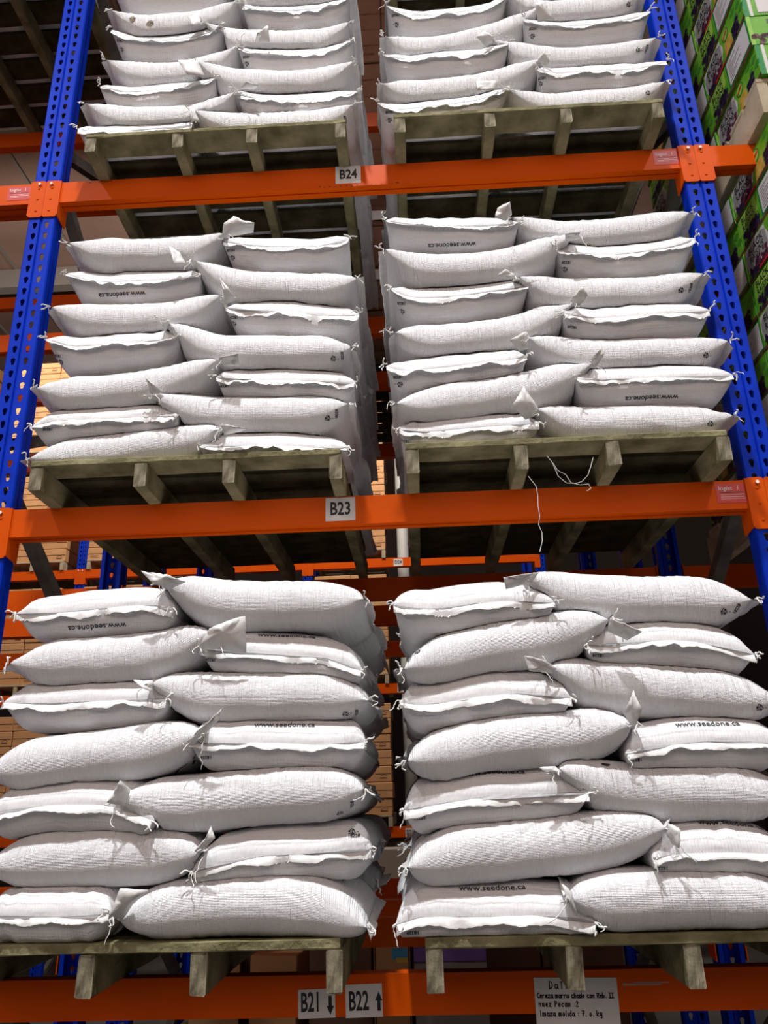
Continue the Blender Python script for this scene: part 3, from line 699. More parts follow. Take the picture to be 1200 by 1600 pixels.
class Grid:
    """height of whatever has been stacked so far"""
    def __init__(s, x0, x1, y0, y1, z, c=0.008):
        s.x0, s.y0, s.c = x0, y0, c; s.nx = int((x1-x0)/c)+1; s.ny = int((y1-y0)/c)+1
        s.h = np.full((s.nx, s.ny), z, dtype=np.float64); s.base = z
    def get(s, x, y):
        fx = np.clip((x-s.x0)/s.c, 0, s.nx-1.001); fy = np.clip((y-s.y0)/s.c, 0, s.ny-1.001)
        i = fx.astype(int); j = fy.astype(int); a = fx-i; b = fy-j; h = s.h
        return (h[i, j]*(1-a)+h[i+1, j]*a)*(1-b)+(h[i, j+1]*(1-a)+h[i+1, j+1]*a)*b
    def splat(s, X, Y, Z):
        t = np.full_like(s.h, -9.0)
        for r in (0, 1, 2, 3):
            for q in (0, 1, 2, 3):
                a, b = r/4, q/4
                f = lambda A: (A[:-1, :-1]*(1-a)+A[1:, :-1]*a)*(1-b)+(A[:-1, 1:]*(1-a)+A[1:, 1:]*a)*b
                i = np.clip(np.rint((f(X)-s.x0)/s.c).astype(int), 0, s.nx-1); j = np.clip(np.rint((f(Y)-s.y0)/s.c).astype(int), 0, s.ny-1)
                np.maximum.at(t, (i, j), f(Z))
        # close pinholes
        p = np.pad(t, 1, constant_values=-9.0)
        m = np.max([p[1+a:1+a+s.nx, 1+b:1+b+s.ny] for a in (-1, 0, 1) for b in (-1, 0, 1)], axis=0)
        cnt = np.sum([p[1+a:1+a+s.nx, 1+b:1+b+s.ny] > -8 for a in (-1, 0, 1) for b in (-1, 0, 1)], axis=0)
        t = np.where((t < -8) & (cnt >= 4), m, t)
        s.h = np.maximum(s.h, t)
    def smooth(s):
        p = np.pad(s.h, 1, mode='edge')
        a = np.mean([p[1+a:1+a+s.nx, 1+b:1+b+s.ny] for a in (-1, 0, 1) for b in (-1, 0, 1)], axis=0)
        return a
def vnoise(rng, X, Y, Z, fr, n=5):
    """smooth 3-D wobble"""
    o = np.zeros_like(X)
    for _ in range(n):
        k = [rng.uniform(-1, 1) for _ in range(3)]; l = math.sqrt(sum(a*a for a in k)) or 1
        k = [a/l*fr*rng.uniform(.6, 1.5) for a in k]
        o += np.sin(k[0]*X+k[1]*Y+k[2]*Z+rng.uniform(0, 6.28))
    return o/n
def curve(pts):
    xs = np.array([p[0] for p in pts]); zs = np.array([p[1] for p in pts])
    fine = np.linspace(xs[0], xs[-1], 61); z = np.interp(fine, xs, zs)
    for _ in range(26):
        z[1:-1] = (z[:-2]+2*z[1:-1]+z[2:])/4
    return lambda x: np.interp(x, fine, z)

def sack_geometry(typ, mid, yf, dep, zlay, h, rng, grid, N=44, Mx=64):
    """typ L: long axis along x (ends sewn left and right); S: long axis along y (sewn end faces the aisle)"""
    x0, x1 = mid[0][0], mid[-1][0]; fz = curve(mid)
    # section: two round sides joined by a slack top and bottom
    nr = int(N*0.36)//2*2
    half = N//2
    cy = []; cz = []; rd = []
    for k in range(N):
        q = k if k < half else k-half
        sg = 1 if k < half else -1
        # upper half runs from +side to -side, lower half back again
        if q <= nr/2: t = q/(nr/2)*math.pi/2; cy.append(sg*1.0); rd.append(sg*(1-math.cos(t))); cz.append(sg*math.sin(t))
        elif q < half-nr/2:
            f = (q-nr/2)/(half-nr); cy.append(sg*(1-2*f)); rd.append(sg*(1-2*f)); cz.append(sg*(1.0+0.10*math.sin(math.pi*f)))
        else: t = (half-q)/(nr/2)*math.pi/2; cy.append(-sg*1.0); rd.append(-sg*(1-math.cos(t))); cz.append(sg*math.sin(t))
    cy, rd, cz = np.array(cy), np.array(rd), np.array(cz)
    s = 0.5-0.5*np.cos(np.linspace(0, math.pi, Mx)); s = 0.6*s+0.4*np.linspace(0, 1, Mx)
    SS, CY = np.meshgrid(s, cy, indexing='ij'); RD = np.broadcast_to(rd, CY.shape); sn = np.broadcast_to(cz, CY.shape).copy()
    e = np.abs(2*SS-1)
    Ln = (x1-x0) if typ == 'L' else dep
    dd = np.minimum(SS, 1-SS)*Ln
    rE = 0.135 if typ == 'L' else 0.088
    th = h*(1-np.clip((rE-dd)/rE, 0, 1)**(2.0 if typ == 'L' else 2.2))**(0.62 if typ == 'L' else 0.5)+0.0035
    flare = 0.955+0.045*e**6
    PH = np.arange(N)[None, :]*2*math.pi/N+0*SS
    if typ == 'L':
        Wd = dep; w2 = Wd/2*flare
        X = x0+(x1-x0)*SS; yc = yf+Wd/2
        cs = np.where(np.abs(CY) >= 1, CY*(1-np.abs(RD)*0.066/(Wd/2)), CY*(1-0.066/(Wd/2)))
        Y = yc+w2*cs
        zm = fz(X); zb = zlay
        w = np.clip((Y-yf)/(Wd), 0, 1)
        zz = zm*(1-0.45*w)+zb*0.45*w
        Z = zz+th*sn
        along, across = (x1-x0)*SS, (PH/(2*math.pi))*(Wd*2+0.1)
        dend = dd; k = Y
    else:
        xc, Wd = (x0+x1)/2, (x1-x0); w2 = Wd/2*flare
        cs = np.where(np.abs(CY) >= 1, CY*(1-np.abs(RD)*0.060/(Wd/2)), CY*(1-0.060/(Wd/2)))
        X = xc+w2*cs; Y = yf+dep*SS
        Y = Y-0.012*np.abs(cs)**8*np.sign(0.5-SS)*e**6
        zm = fz(np.clip(X, x0, x1)); w = np.clip(SS*1.7, 0, 1); w = w*w*(3-2*w)
        Z = zm*(1-0.6*w)+zlay*0.6*w+th*sn
        along, across = dep*SS, (PH/(2*math.pi))*(Wd*2+0.1)
        dend = dd; k = X
    # creases running away from the sewn ends, and slow dents
    pl = np.exp(-dend/0.05)*(1-np.exp(-dend/0.008))
    cr = np.zeros_like(Z)
    for _ in range(4):
        cr += np.sin(k*rng.uniform(60, 170)+rng.uniform(0, 6.28)+along*rng.uniform(-12, 12))
    Z += pl*cr*0.0022*np.sign(sn)
    d = vnoise(rng, X, Y, Z, 26)*0.0045+vnoise(rng, X, Y, Z, 75)*0.0016
    Z += d*sn; (Y if typ == 'L' else X).__iadd__(d*cs*0.8)
    # rings of crimped cloth round a long sack
    if typ == 'L':
        rg = np.zeros_like(Z)
        for _ in range(3): rg += np.sin(X*rng.uniform(140, 330)+np.sin(PH*2+rng.uniform(0, 6))*0.7+rng.uniform(0, 6.28))
        rg *= (0.5+0.5*np.sin(X*rng.uniform(8, 16)+rng.uniform(0, 6)))*0.0005
        Z += rg*sn; Y += rg*cs
    # rest on what lies below
    sup = grid.get(X, Y)+0.0012
    low = sn < 0
    Z = np.where(low, np.maximum(Z, sup), np.maximum(Z, sup+0.002+0.006*np.abs(sn)))
    return X, Y, Z, along, across, fz
def tube_faces(Mx, N):
    i, j = np.meshgrid(np.arange(Mx-1), np.arange(N), indexing='ij'); j2 = (j+1) % N
    f = np.stack([i*N+j, (i+1)*N+j, (i+1)*N+j2, i*N+j2], -1).reshape(-1, 4)
    return f.tolist()
FC = {}
def hem_strip(line, out, ang, wid, rng, thick=0.0013, ruffle=0.0036):
    """folded, stitched hem: runs along `line`, leaves the bag along `out` and hangs by `ang` below the level"""
    mb = MB(); n = len(line); v = []; f = []
    offs = (-0.30, 0.10, 0.38, 0.42, 0.75, 1.0)
    a = rng.uniform(0, 6); b = rng.uniform(0, 6); k1, k2, k3 = rng.uniform(0.12, 0.22), rng.uniform(0.45, 0.8), rng.uniform(1.1, 1.9)
    for i, p in enumerate(line):
        th = ang+0.30*math.sin(a+i*k1)+0.22*math.sin(b+i*k2)*math.sin(a*2+i*0.07)+rng.uniform(-.06, .06)
        ed = 0.35*math.sin(b+i*k2)*math.sin(a+i*0.05)+0.3*math.sin(a+i*k3)*math.sin(b+i*0.13)+rng.uniform(-.16, .16)
        wi = wid*(1+0.16*math.sin(b*2+i*k1*1.7)+rng.uniform(-.05, .05))
        for t in offs:
            q = max(t, 0)
            o = t*wi*math.cos(th) if t > 0 else t*wi*0.6
            z = -q*wi*math.sin(th)+ruffle*ed*q*q
            puck = -0.0022 if 0.3 < t < 0.4 else (0.0 if t < 0.3 else 0.0006)      # stitch line pulls the cloth in
            for sgn in (1, -1):
                v.append((p[0]+out[0]*(o+ruffle*ed*0.35*q), p[1]+out[1]*(o+ruffle*ed*0.35*q), p[2]+z+sgn*(thick*(1.5 if t < 0.4 else .9))+puck*sgn*0.5))
    m = len(offs)*2
    for i in range(n-1):
        for c in range(len(offs)-1):
            b_ = i*m+c*2; d = (i+1)*m+c*2
            f.append((b_, b_+2, d+2, d)); f.append((b_+1, d+1, d+3, b_+3))
        b_ = i*m+(len(offs)-1)*2; d = (i+1)*m+(len(offs)-1)*2
        f.append((b_, b_+1, d+1, d))
    mb.add(v, f)
    return mb
def thread_tail(p, d, rng, L=0.05, r=0.0013):
    mb = MB(); n = rng.randint(9, 13)
    q = Vector(d).normalized(); pts = [Vector(p)-q*0.012]
    for i in range(n):
        q = (q+Vector((rng.uniform(-.9, .9), rng.uniform(-.5, .25), rng.uniform(-1.0, .45)))).normalized(); pts.append(pts[-1]+q*L/n*1.25)
    mb.tube(pts, r, 5)
    for _ in range(2):                                                     # frayed knot
        q = Vector(d).normalized(); pts = [Vector(p)-q*0.010]
        for i in range(6):
            q = (q+Vector((rng.uniform(-1.2, 1.2), rng.uniform(-.6, .4), rng.uniform(-1.0, .9)))).normalized(); pts.append(pts[-1]+q*0.0055)
        mb.tube(pts, r*1.7, 5)
    return mb

def make_sack(typ, mid, yf, dep, zlay, h, seed, grid, label, group, front=True, inner=None, flap=None, prints=(), smooth_grid=None):
    rng = random.Random(seed)
    N, Mx = (44, 66) if front else (28, 30)
    X, Y, Z, U, V, fz = sack_geometry(typ, mid, yf, dep, zlay, h, rng, smooth_grid or grid, N, Mx)
    x0, x1 = mid[0][0], mid[-1][0]; xc = (x0+x1)/2
    base = Vector((xc, yf+dep/2, float(Z.min())))
    t = thing('woven_sack', label, 'sack', base, 0, group)
    if (Mx, N) not in FC: FC[(Mx, N)] = tube_faces(Mx, N)
    vv = np.stack([X-base.x, Y-base.y, Z-base.z], -1).reshape(-1, 3)
    uv = np.stack([U, V], -1).reshape(-1, 2)
    fc = FC[(Mx, N)] if typ == 'S' else [q[::-1] for q in FC[(Mx, N)]]
    caps = [list(range(N)), list(range((Mx-1)*N, Mx*N))]
    me = new_mesh('bag_body', vv.tolist(), fc+caps, (M['sack'],), uv, True)
    body = link('bag_body', me, t)
    grid.splat(np.vstack([X[:, :N//2+1]]), Y[:, :N//2+1], Z[:, :N//2+1])
    B = lambda p: (p[0]-base.x, p[1]-base.y, p[2]-base.z)
    half = 0; kk = N//2
    # seams
    if typ == 'S':
        ends = [(0, (0, -1))] + ([(Mx-1, (0, 1))] if not front else [])
        for row, out in ends:
            cx = np.linspace(0.985, -0.985, 64 if front else 16)
            ln = []
            xa, za, ya = X[row], Z[row], Y[row]
            order = np.argsort(xa[:kk+1]); up = (xa[:kk+1][order], za[:kk+1][order], ya[:kk+1][order])
            lo_i = np.r_[kk:N, 0]; order2 = np.argsort(xa[lo_i]); lo = (xa[lo_i][order2], za[lo_i][order2])
            for c in cx:
                x = xc+(x1-x0)/2*c*1.0
                z = 0.5*(np.interp(x, up[0], up[1])+np.interp(x, lo[0], lo[1])); y = np.interp(x, up[0], up[2])
                ln.append(B((x, y, z)))
            hm = hem_strip(ln, out, rng.uniform(0.80, 1.35), rng.uniform(0.017, 0.023), rng)
            hm.build('sewn_hem', M['hem'], t, smooth=True)
    else:
        for row, out in ((0, (-1, 0)), (Mx-1, (1, 0))):
            is_in = inner is not None and ((inner == 'left') == (row == 0))
            ya, za, xa = Y[row], Z[row], X[row]
            ys = np.linspace(ya.min()+0.004, ya.max()-0.004, 22 if front else 12)
            lo_i = np.r_[kk:N, 0]
            o1 = np.argsort(ya[:kk+1]); o2 = np.argsort(ya[lo_i])
            ln = [B((xa[0], y, 0.5*(np.interp(y, ya[:kk+1][o1], za[:kk+1][o1])+np.interp(y, ya[lo_i][o2], za[lo_i][o2])))) for y in ys]
            hm = hem_strip(ln, out, rng.uniform(-0.6, -0.2) if is_in else rng.uniform(0.0, 0.8), rng.uniform(0.020, 0.028) if not is_in else 0.02, rng, ruffle=0.006)
            hm.build('sewn_hem', M['hem'], t, smooth=True)
    # thread tails at the front corners
    tips = []
    if typ == 'S': tips = [(X[0].min()-0.004, (-1, -0.5, -0.4)), (X[0].max()+0.004, (1, -0.5, -0.3))]
    else: tips = [(X[0, 0]-0.016, (-1, -0.4, -.2)), (X[-1, 0]+0.016, (1, -0.4, -.2))]
    for i, (tx, d) in enumerate(tips):
        if front or rng.random() < 0.4:
            if typ == 'S': kz = Z[0, int(np.argmin(X[0]) if i == 0 else np.argmax(X[0]))]; ty = Y[0, 0]-0.012
            else: row = 0 if i == 0 else -1; kz = Z[row, int(np.argmin(Y[row]))]; ty = Y[row].min()-0.004
            isin = inner is not None and ((inner == 'left') == (i == 0))
            thread_tail(B((tx, ty, kz)), d if not isin else (d[0]*0.2, -1, -0.9), rng, rng.uniform(0.022, 0.045) if not isin else rng.uniform(.05, .09)).build('tie_thread', M['thread'], t, smooth=True)
    # loose mouth of the bag
    if flap:
        yp = yf-0.012; n = len(flap)
        P3 = []
        for i, (px, py) in enumerate(flap):
            w = 0 if i in (0, n-1) else 1
            P3.append(at(px, py, yp-0.020*w*(0.5+rng.random()) + (0.012 if w == 0 else 0)))
        c = sum(P3, Vector())/n; c.y += rng.uniform(-0.012, 0.004)
        ring = []
        for i in range(n):
            a, b = P3[i], P3[(i+1) % n]
            for k in range(4): ring.append(a.lerp(b, k/4)+Vector((rng.uniform(-.0012, .0012), rng.uniform(-.002, .002), rng.uniform(-.0012, .0012))))
        m = len(ring); mid_r = [r.lerp(c, .5)+Vector((0, rng.uniform(-.004, .002), 0)) for r in ring]
        v = [B(q) for q in ring+mid_r+[c]]; f = []
        for i in range(m):
            j = (i+1) % m; f += [(i, j, m+j, m+i), (m+i, m+j, 2*m)]
        fl = link('bag_mouth', new_mesh('bag_mouth', v, f, (M['hem'],), smooth=True), t)
        md = fl.modifiers.new('cloth', 'SOLIDIFY'); md.thickness = 0.0016
    # print
    if prints:
        bvh = BVHTree.FromPolygons([Vector(q) for q in vv], fc)
        for kind, px, py, rot in prints:
            o = C_POS-base; d = ray(px, py).normalized()
            hit, nrm, _, _ = bvh.ray_cast(o, d)
            if hit is None: continue
            hit2, nrm2, _, _ = bvh.find_nearest(hit+nrm*0.01)
            if nrm.dot(d) > 0: nrm = -nrm
            ux = Vector((1, 0, 0)); ux = (ux-nrm*ux.dot(nrm)).normalized(); uy = nrm.cross(ux)
            ca, sa = math.cos(math.radians(rot)), math.sin(math.radians(rot))
            vf = mark(kind); out = []
            for x, y in vf[0]:
                q = hit+ux*(x*ca-y*sa)+uy*(x*sa+y*ca)
                r, rn, _, _ = bvh.ray_cast(q+nrm*0.06, -nrm, 0.12)
                if r is None: r, rn, _, _ = bvh.find_nearest(q)
                out.append(r+nrm*0.0014)
            link({'stain': 'mould_stain'}.get(kind, 'print'), new_mesh('print', out, vf[1], (M['stain'] if kind == 'stain' else M['ink'],)), t)
    return t

ORD = ['bottom', 'second', 'third', 'fourth', 'fifth', 'sixth', 'seventh']
KEEP_BACK = None
seed = 100
for st, rows in ROWS.items():
    px0, yfp, zp = STACKS[st]
    dz = {'22': 0.118, '23': 0.101, '24': 0.086}[st[:2]]
    top = zp+dz
    g = Grid(px0-0.16, px0+1.16, yfp-0.12, yfp+1.40, top)
    inx = lambda x: x
    yfs = yfp+{'22': -0.028, '23': -0.010, '24': 0.010}[st[:2]]
    pos = SNAME[st]
    zprev = top; lay = {}
    for ly, pair in rows.items():
        zs = [at(p[0], p[1], yfs).z for t_, pp in pair for p in pp[1:-1]]
        lay[ly] = sum(zs)/len(zs)
    for ly in sorted(rows):
        pair = rows[ly]; h = 0.0675
        order = sorted(range(2), key=lambda i: pair[i][0] == 'L')   # sewn-end sack first, its neighbour laps over it
        gs = Grid(g.x0, g.x0+g.c*(g.nx-1), g.y0, g.y0+g.c*(g.ny-1), top); 
        for i in order:
            typ, pp = pair[i]
            gs.h = g.smooth() if gs.h.shape == g.h.shape else g.h
            sidew = 'left' if i == 0 else 'right'
            mid = []
            for (px, py) in pp:
                q = at(px, py, yfs); mid.append((q.x, q.z))
            # the tied corners stand up from the corner only, not along the whole sewn end
            jy = random.Random(seed).uniform(-0.010, 0.010)
            lab = 'white woven sack, %s, front %s of %s layer, %s stack' % ({'L': 'lying sideways', 'S': 'sewn end outwards'}[typ], sidew, ORD[ly-1], pos)
            if (st, ly, typ) == ('24L', 6, 'L'): lab = 'white sack with brown mould stains, front left of sixth layer, upper left stack'
            grp = 'white sacks of the %s stack' % pos
            dep = 0.445 if typ == 'L' else 0.60
            make_sack(typ, mid, yfs+jy+(0.022 if typ == 'S' else 0.0), dep, lay[ly], h, seed, g, lab, grp, True,
                      ('right' if i == 0 else 'left') if typ == 'L' else None, FLAPS.get((st, ly)) if typ == 'L' else None, PRINTS.get((st, ly, typ), ()), gs)
            seed += 1
        for i in order:
            typ, pp = pair[i]
            gap_side = (i == 1) == st.endswith('L')
            if not (gap_side or ly == 1): continue
            xa, xb = at(*pp[0], yfs).x, at(*pp[-1], yfs).x
            rr = random.Random(seed)
            places = [0.405, 0.805] if typ == 'L' else [0.605]
            for n_, dy in enumerate(places):
                gs.h = g.smooth()
                zl = lay[ly]+rr.uniform(-.004, .004); o = rr.uniform(-.025, .02)
                if st.endswith('L') and i == 1 or st.endswith('R') and i == 0: pass
                m2 = [(xa+o, zl), ((xa+xb)/2+o, zl+rr.uniform(-.003, .006)), (xb+o+rr.uniform(-.01, .01), zl)]
                place = ['in the middle' if len(places) == 2 else 'at the back', 'at the back'][n_]
                sidew = 'left' if i == 0 else 'right'
                lab = 'white sack %s of the %s layer, %s side, %s stack' % (place, ORD[ly-1], sidew, pos)
                make_sack(typ, m2, yfs+dy, 0.43 if typ == 'L' else 0.58, lay[ly], 0.067, seed, g, lab, 'white sacks of the %s stack' % pos, False, None, None, (), gs)
                seed += 1
# a single layer lies on the pallet overhead at the top left
g = Grid(-2.7, -1.2, 2.1, 3.7, LEVEL['25']+0.109)
for n_, (typ, xa, xb, dy, w) in enumerate((('L', -2.47, -1.87, 0.0, 'front left'), ('L', -2.47, -1.87, 0.40, 'middle left'), ('L', -2.47, -1.87, 0.80, 'back left'), ('S', -1.92, -1.47, 0.0, 'front right'), ('S', -1.92, -1.47, 0.6, 'back right'))):
    z = LEVEL['25']+0.109+0.062
    make_sack(typ, [(xa, z), ((xa+xb)/2, z+.003), (xb, z)], 2.20+dy, 0.43 if typ == 'L' else 0.58, z, 0.064, 900+n_, g, 'white sack seen through the boards of the overhead pallet, %s' % w, 'sacks on the overhead pallet', False)
# single layers on the topmost pallets of the sack bay, just above the picture: added to shade the racks below
for c_, (xo, yo, w_) in enumerate(((-1.190, 2.20, 'left'), (-0.008, 2.19, 'right'))):
    pallet(xo, yo, LEVEL['25'], 'unseen topmost %s pallet added for shade above the upper %s sack stack' % (w_, w_), seed=14+c_, group='pallets overhead')
    g = Grid(xo-0.2, xo+1.2, yo-0.1, yo+1.5, LEVEL['25']+0.109)
    for n_, (typ, xa, xb, dy, pl) in enumerate((('L', 0.0, 0.59, 0.0, 'front left'), ('L', 0.0, 0.59, 0.40, 'middle left'), ('L', 0.0, 0.59, 0.80, 'back left'), ('S', 0.54, 1.0, 0.0, 'front right'), ('S', 0.54, 1.0, 0.6, 'back right'))):
        z = LEVEL['25']+0.109+0.062
        make_sack(typ, [(xo+xa, z), (xo+(xa+xb)/2, z+.003), (xo+xb, z)], yo+0.01+dy, 0.43 if typ == 'L' else 0.58, z, 0.064, 930+c_*10+n_, g, 'unseen white sack added for shade, %s on the topmost %s pallet' % (pl, w_), 'unseen sacks added for shade', False)

# ------------------------------------------------------------------ brown cartons of the racks behind
def carton_mesh(w, d, h, m, seed):
    rng = random.Random(seed); mb = MB()
    mb.box((-w/2, 0, 0), (w/2, d, h), 0.006, 0.0012)
    return mb.mesh('carton_body', M[m])
CM = {}
def carton(x, y, z, w, d, h, label, group, m='carton', mark_=True, jx=0.0):
    k = (round(w, 3), round(d, 3), round(h, 3), m)
    if k not in CM:
        body = carton_mesh(w, d, h, m, 3)
        tp = MB(); tp.box((-w/2+0.004, -0.0008, h*0.475), (w/2-0.004, 0.0, h*0.525)); tape = tp.mesh('flap_joint', M['soil'])
        vf = merge(rect(w*0.20, h*0.20, w*0.38, h*0.27), stroke_polys([[(w*.22, h*.34), (w*.27, h*.43), (w*.34, h*.43), (w*.38, h*.33)]], 0.004), *[rect(-w*0.36, h*(0.2+0.075*i), -w*(0.36-(0.2 if i % 2 else 0.28)), h*(0.2+0.075*i)+0.0025) for i in range(3)])
        pm = new_mesh('print', [(a, -0.0012, b) for a, b in vf[0]], vf[1], (M['soil'],))
        CM[k] = (body, tape, pm)
    t = thing('carton', label, 'carton', (x+jx, y, z), RNG.uniform(-.02, .02), group)
    link('carton_body', CM[k][0], t)
    if mark_: link('print', CM[k][2], t)
    link('flap_joint', CM[k][1], t)
    return t
NTH = ['bottom', 'second', 'third', 'fourth', 'fifth', 'sixth', 'seventh', 'eighth', 'ninth']
def carton_stack(x1, y, z, rows, cols, where, w=0.335, h=0.143, d=0.40, deep=1, m='carton', pal=True, pk='wood_dry', pw=0.985):
    """right edge x1"""
    if pal:
        p = pallet(x1-pw-0.005, y-0.02, z, 'pale wooden pallet under the cartons %s' % where, pk, 'pallets of the racks behind', 21, sh=0.088, bt=0.02, W=pw, offs=(0.0, pw*0.34, pw*0.62, pw-0.04))
        z += 0.108
    for r in range(rows):
        for c in range(cols):
            for q in range(deep):
                x = x1-w/2-c*(w+0.006)
                carton(x, y+q*(d+0.004)+RNG.uniform(0, .012), z+r*(h+0.006), w, d, h, 'brown carton, %s row, %s column%s, stack %s' % (NTH[r], ['right', 'middle', 'left', 'far left'][c], ['', ' behind'][q], where),
                       'brown cartons %s' % where, m, (r+c+q) % 2 == 0, RNG.uniform(-.006, .006))
RNG = random.Random(31)
# far rack across the next aisle
carton_stack(-3.845, DY, DL['25'], 8, 3, 'high in the far left bay', deep=1)
carton_stack(-2.60, DY, DL['25'], 8, 3, 'high right of the far post', deep=1)
carton_stack(-3.845, DY, DL['24'], 7, 3, 'left of the far post, D24 level', deep=2)
carton_stack(-2.60, DY, DL['24'], 7, 3, 'right of the far post, D24 level', deep=1)
carton_stack(-3.845, DY, DL['23'], 7, 3, 'in the far left bay, D23 level', deep=1)
carton_stack(-2.60, DY, DL['23'], 7, 3, 'right of the far post, D23 level', deep=1)
carton_stack(-3.845, DY, DL['22'], 7, 3, 'in the far left bay, D22 level', deep=1)
carton_stack(-5.0, DY, DL['25'], 8, 3, 'highest at the far left edge', deep=1)
carton_stack(-5.0, DY, DL['24'], 7, 3, 'at the far left edge, D24 level', deep=1)
for lv, nm, n in (('24', 'D24', 7), ('23', 'D23', 7), ('22', 'D22', 7), ('25', 'top', 7)):
    carton_stack(-0.295, DY, DL[lv], n, 2, 'in the gap above the %s beam' % nm, deep=1, w=0.39, h=0.146, pw=0.79)
# wrapped grey load under the D21 label
t = thing('wrapped_load', 'brown load in grey stretch film under the D21 label', 'load', (-0.16, DY, 0))
mb = MB(); mb.box((-0.5, 0, 0.12), (0.45, 0.9, 1.24), 0.02, 0.006); mb.build('film', M['wrap'], t)
mb = MB()
for i in range(3): mb.box((-0.5, 0.1+i*0.35, 0.0), (0.45, 0.2+i*0.35, 0.10), 0.004)
for i in range(6): mb.box((-0.5, 0.0+i*0.155, 0.10), (0.45, 0.11+i*0.155, 0.12), 0.003)
mb.build('pallet_base', M['wood_dry'], t)
# rack behind the sacks, seen through the gap
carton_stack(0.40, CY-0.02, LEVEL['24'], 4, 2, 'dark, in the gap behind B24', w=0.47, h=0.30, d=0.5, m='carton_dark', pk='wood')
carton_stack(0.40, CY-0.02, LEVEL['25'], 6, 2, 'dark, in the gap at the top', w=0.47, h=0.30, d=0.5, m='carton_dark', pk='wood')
def white_tag(x, z, what):
    t = thing('carton_label', what, 'label', (x, CY-0.026, z))
    mb = MB(); mb.box((-0.075, -0.0015, -0.035), (0.075, 0, 0.035)); mb.build('paper', M['paper'], t)
    flat_on('print', merge(*[rect(0.012+i*0.006, -0.012, 0.015+i*0.006, 0.014) for i in range(5)]), (0, -0.0022, 0), (1, 0, 0), (0, 0, 1), M['ink'], t)
white_tag(-0.10, 5.08, 'upper white label on a dark carton in the gap')
white_tag(-0.105, 4.64, 'lower white label on a dark carton in the gap')
# cartons low down behind the bottom beam
t = thing('carton', 'large brown carton with blue sticker, in the gap above beam B22', 'carton', (-0.168, CY+0.05, 0.62))
mb = MB(); mb.box((-0.082, 0, 0), (0.082, 0.4, 0.452), 0.004); mb.build('carton_body', M['carton'], t)
flat_on('blue_sticker', rect(-0.0, 0.385, 0.07, 0.43), (0, -0.001, 0), (1, 0, 0), (0, 0, 1), M['skyblue'], t)
flat_on('yellow_sticker', rect(0.02, 0.372, 0.07, 0.392), (0, -0.0015, 0), (1, 0, 0), (0, 0, 1), M['yellow'], t)
flat_on('print', merge(rect(-0.078, 0.0, -0.072, 0.45), rect(0.074, 0.0, 0.079, 0.45)), (0, -0.001, 0), (1, 0, 0), (0, 0, 1), M['soil'], t)
t = thing('carton', 'grey carton with violet top marked Dry, right of the brown carton', 'carton', (0.055, CY+0.05, 0.62))
mb = MB(); mb.box((-0.125, 0, 0), (0.20, 0.4, 0.37), 0.004); mb.build('carton_body', M['wrap'], t)
mb = MB(); mb.box((-0.125, 0, 0.372), (0.20, 0.4, 0.43), 0.004); mb.build('lid', M['violet'], t)
flat_on('print', merge(shift(text_cached('Dry', 0.055), -0.03, 0.33), disc(-0.06, 0.24, 0.03, 0.05), disc(-0.05, 0.30, 0.014, 0.02), disc(0.04, 0.23, 0.03, 0.045)), (0, -0.001, 0), (1, 0, 0), (0, 0, 1), M['ink'], t)
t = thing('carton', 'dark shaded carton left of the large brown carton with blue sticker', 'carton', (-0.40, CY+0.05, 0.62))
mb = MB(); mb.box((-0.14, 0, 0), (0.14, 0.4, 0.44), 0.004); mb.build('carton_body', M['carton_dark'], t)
t2 = thing('storage_platform', 'low dark platform carrying the cartons behind beam B22', 'platform', (-0.2, CY+0.02, 0))
mb = MB(); mb.box((-1.1, 0, 0.56), (1.0, 0.95, 0.62), 0.006); mb.build('deck', M['wood'], t2)
for i, x in enumerate((-1.08, 0.94)):
    for y in (0.02, 0.87): mb = MB(); mb.box((x, y, 0), (x+0.05, y+0.06, 0.56), 0.004); mb.build('leg', M['wood'], t2)
for x, rz, lab in ((-0.98, 0.25, 'brown carton with round mark seen under the lower left pallet'), (-0.715, -0.1, 'dim brown carton left of centre under the lower left pallet')):
    t = thing('carton', lab, 'carton', (x, CY+0.12, 0.62), rz)
    mb = MB(); mb.box((-0.11, 0, 0), (0.11, 0.4, 0.40), 0.004); mb.build('carton_body', M['carton'], t)
    ring = stroke_polys([[(0.04*math.cos(a*math.pi/8), 0.3+0.03*math.sin(a*math.pi/8)) for a in range(17)]], 0.006)
    flat_on('print', ring, (0, -0.001, 0), (1, 0, 0), (0, 0, 1), M['soil'], t)
for i in range(5):  # dark boxes added so the space behind reads as shade
    t = thing('carton', 'dark carton %s added for shade along the back of the low platform' % ['first', 'second', 'third', 'fourth', 'fifth'][i], 'carton', (-0.88+i*0.41, CY+0.50, 0.62), 0, 'dark cartons added for shade on the low platform')
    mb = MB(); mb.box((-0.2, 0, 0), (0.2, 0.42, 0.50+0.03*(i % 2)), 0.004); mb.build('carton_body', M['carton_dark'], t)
    flat_on('print', rect(-0.12, 0.1, 0.02, 0.13), (0, -0.001, 0), (1, 0, 0), (0, 0, 1), M['soil'], t)
t = thing('downpipe', 'white vertical pipe far off in the gap beside the D24 label', 'pipe', (-0.13, 9.6, 0))
mb = MB(); mb.tube([(0, 0, 0), (0, 0, 3), (0, 0, 6), (0, 0, 9.2)], 0.075, 14); mb.build('pipe', M['pvc'], t, smooth=True)
for z in (1.5, 3.3, 5.1, 6.9):
    mb = MB(); mb.tube([(0, 0, z), (0, 0, z+0.06)], 0.086, 14); mb.build('pipe_clamp', M['zinc'], t)

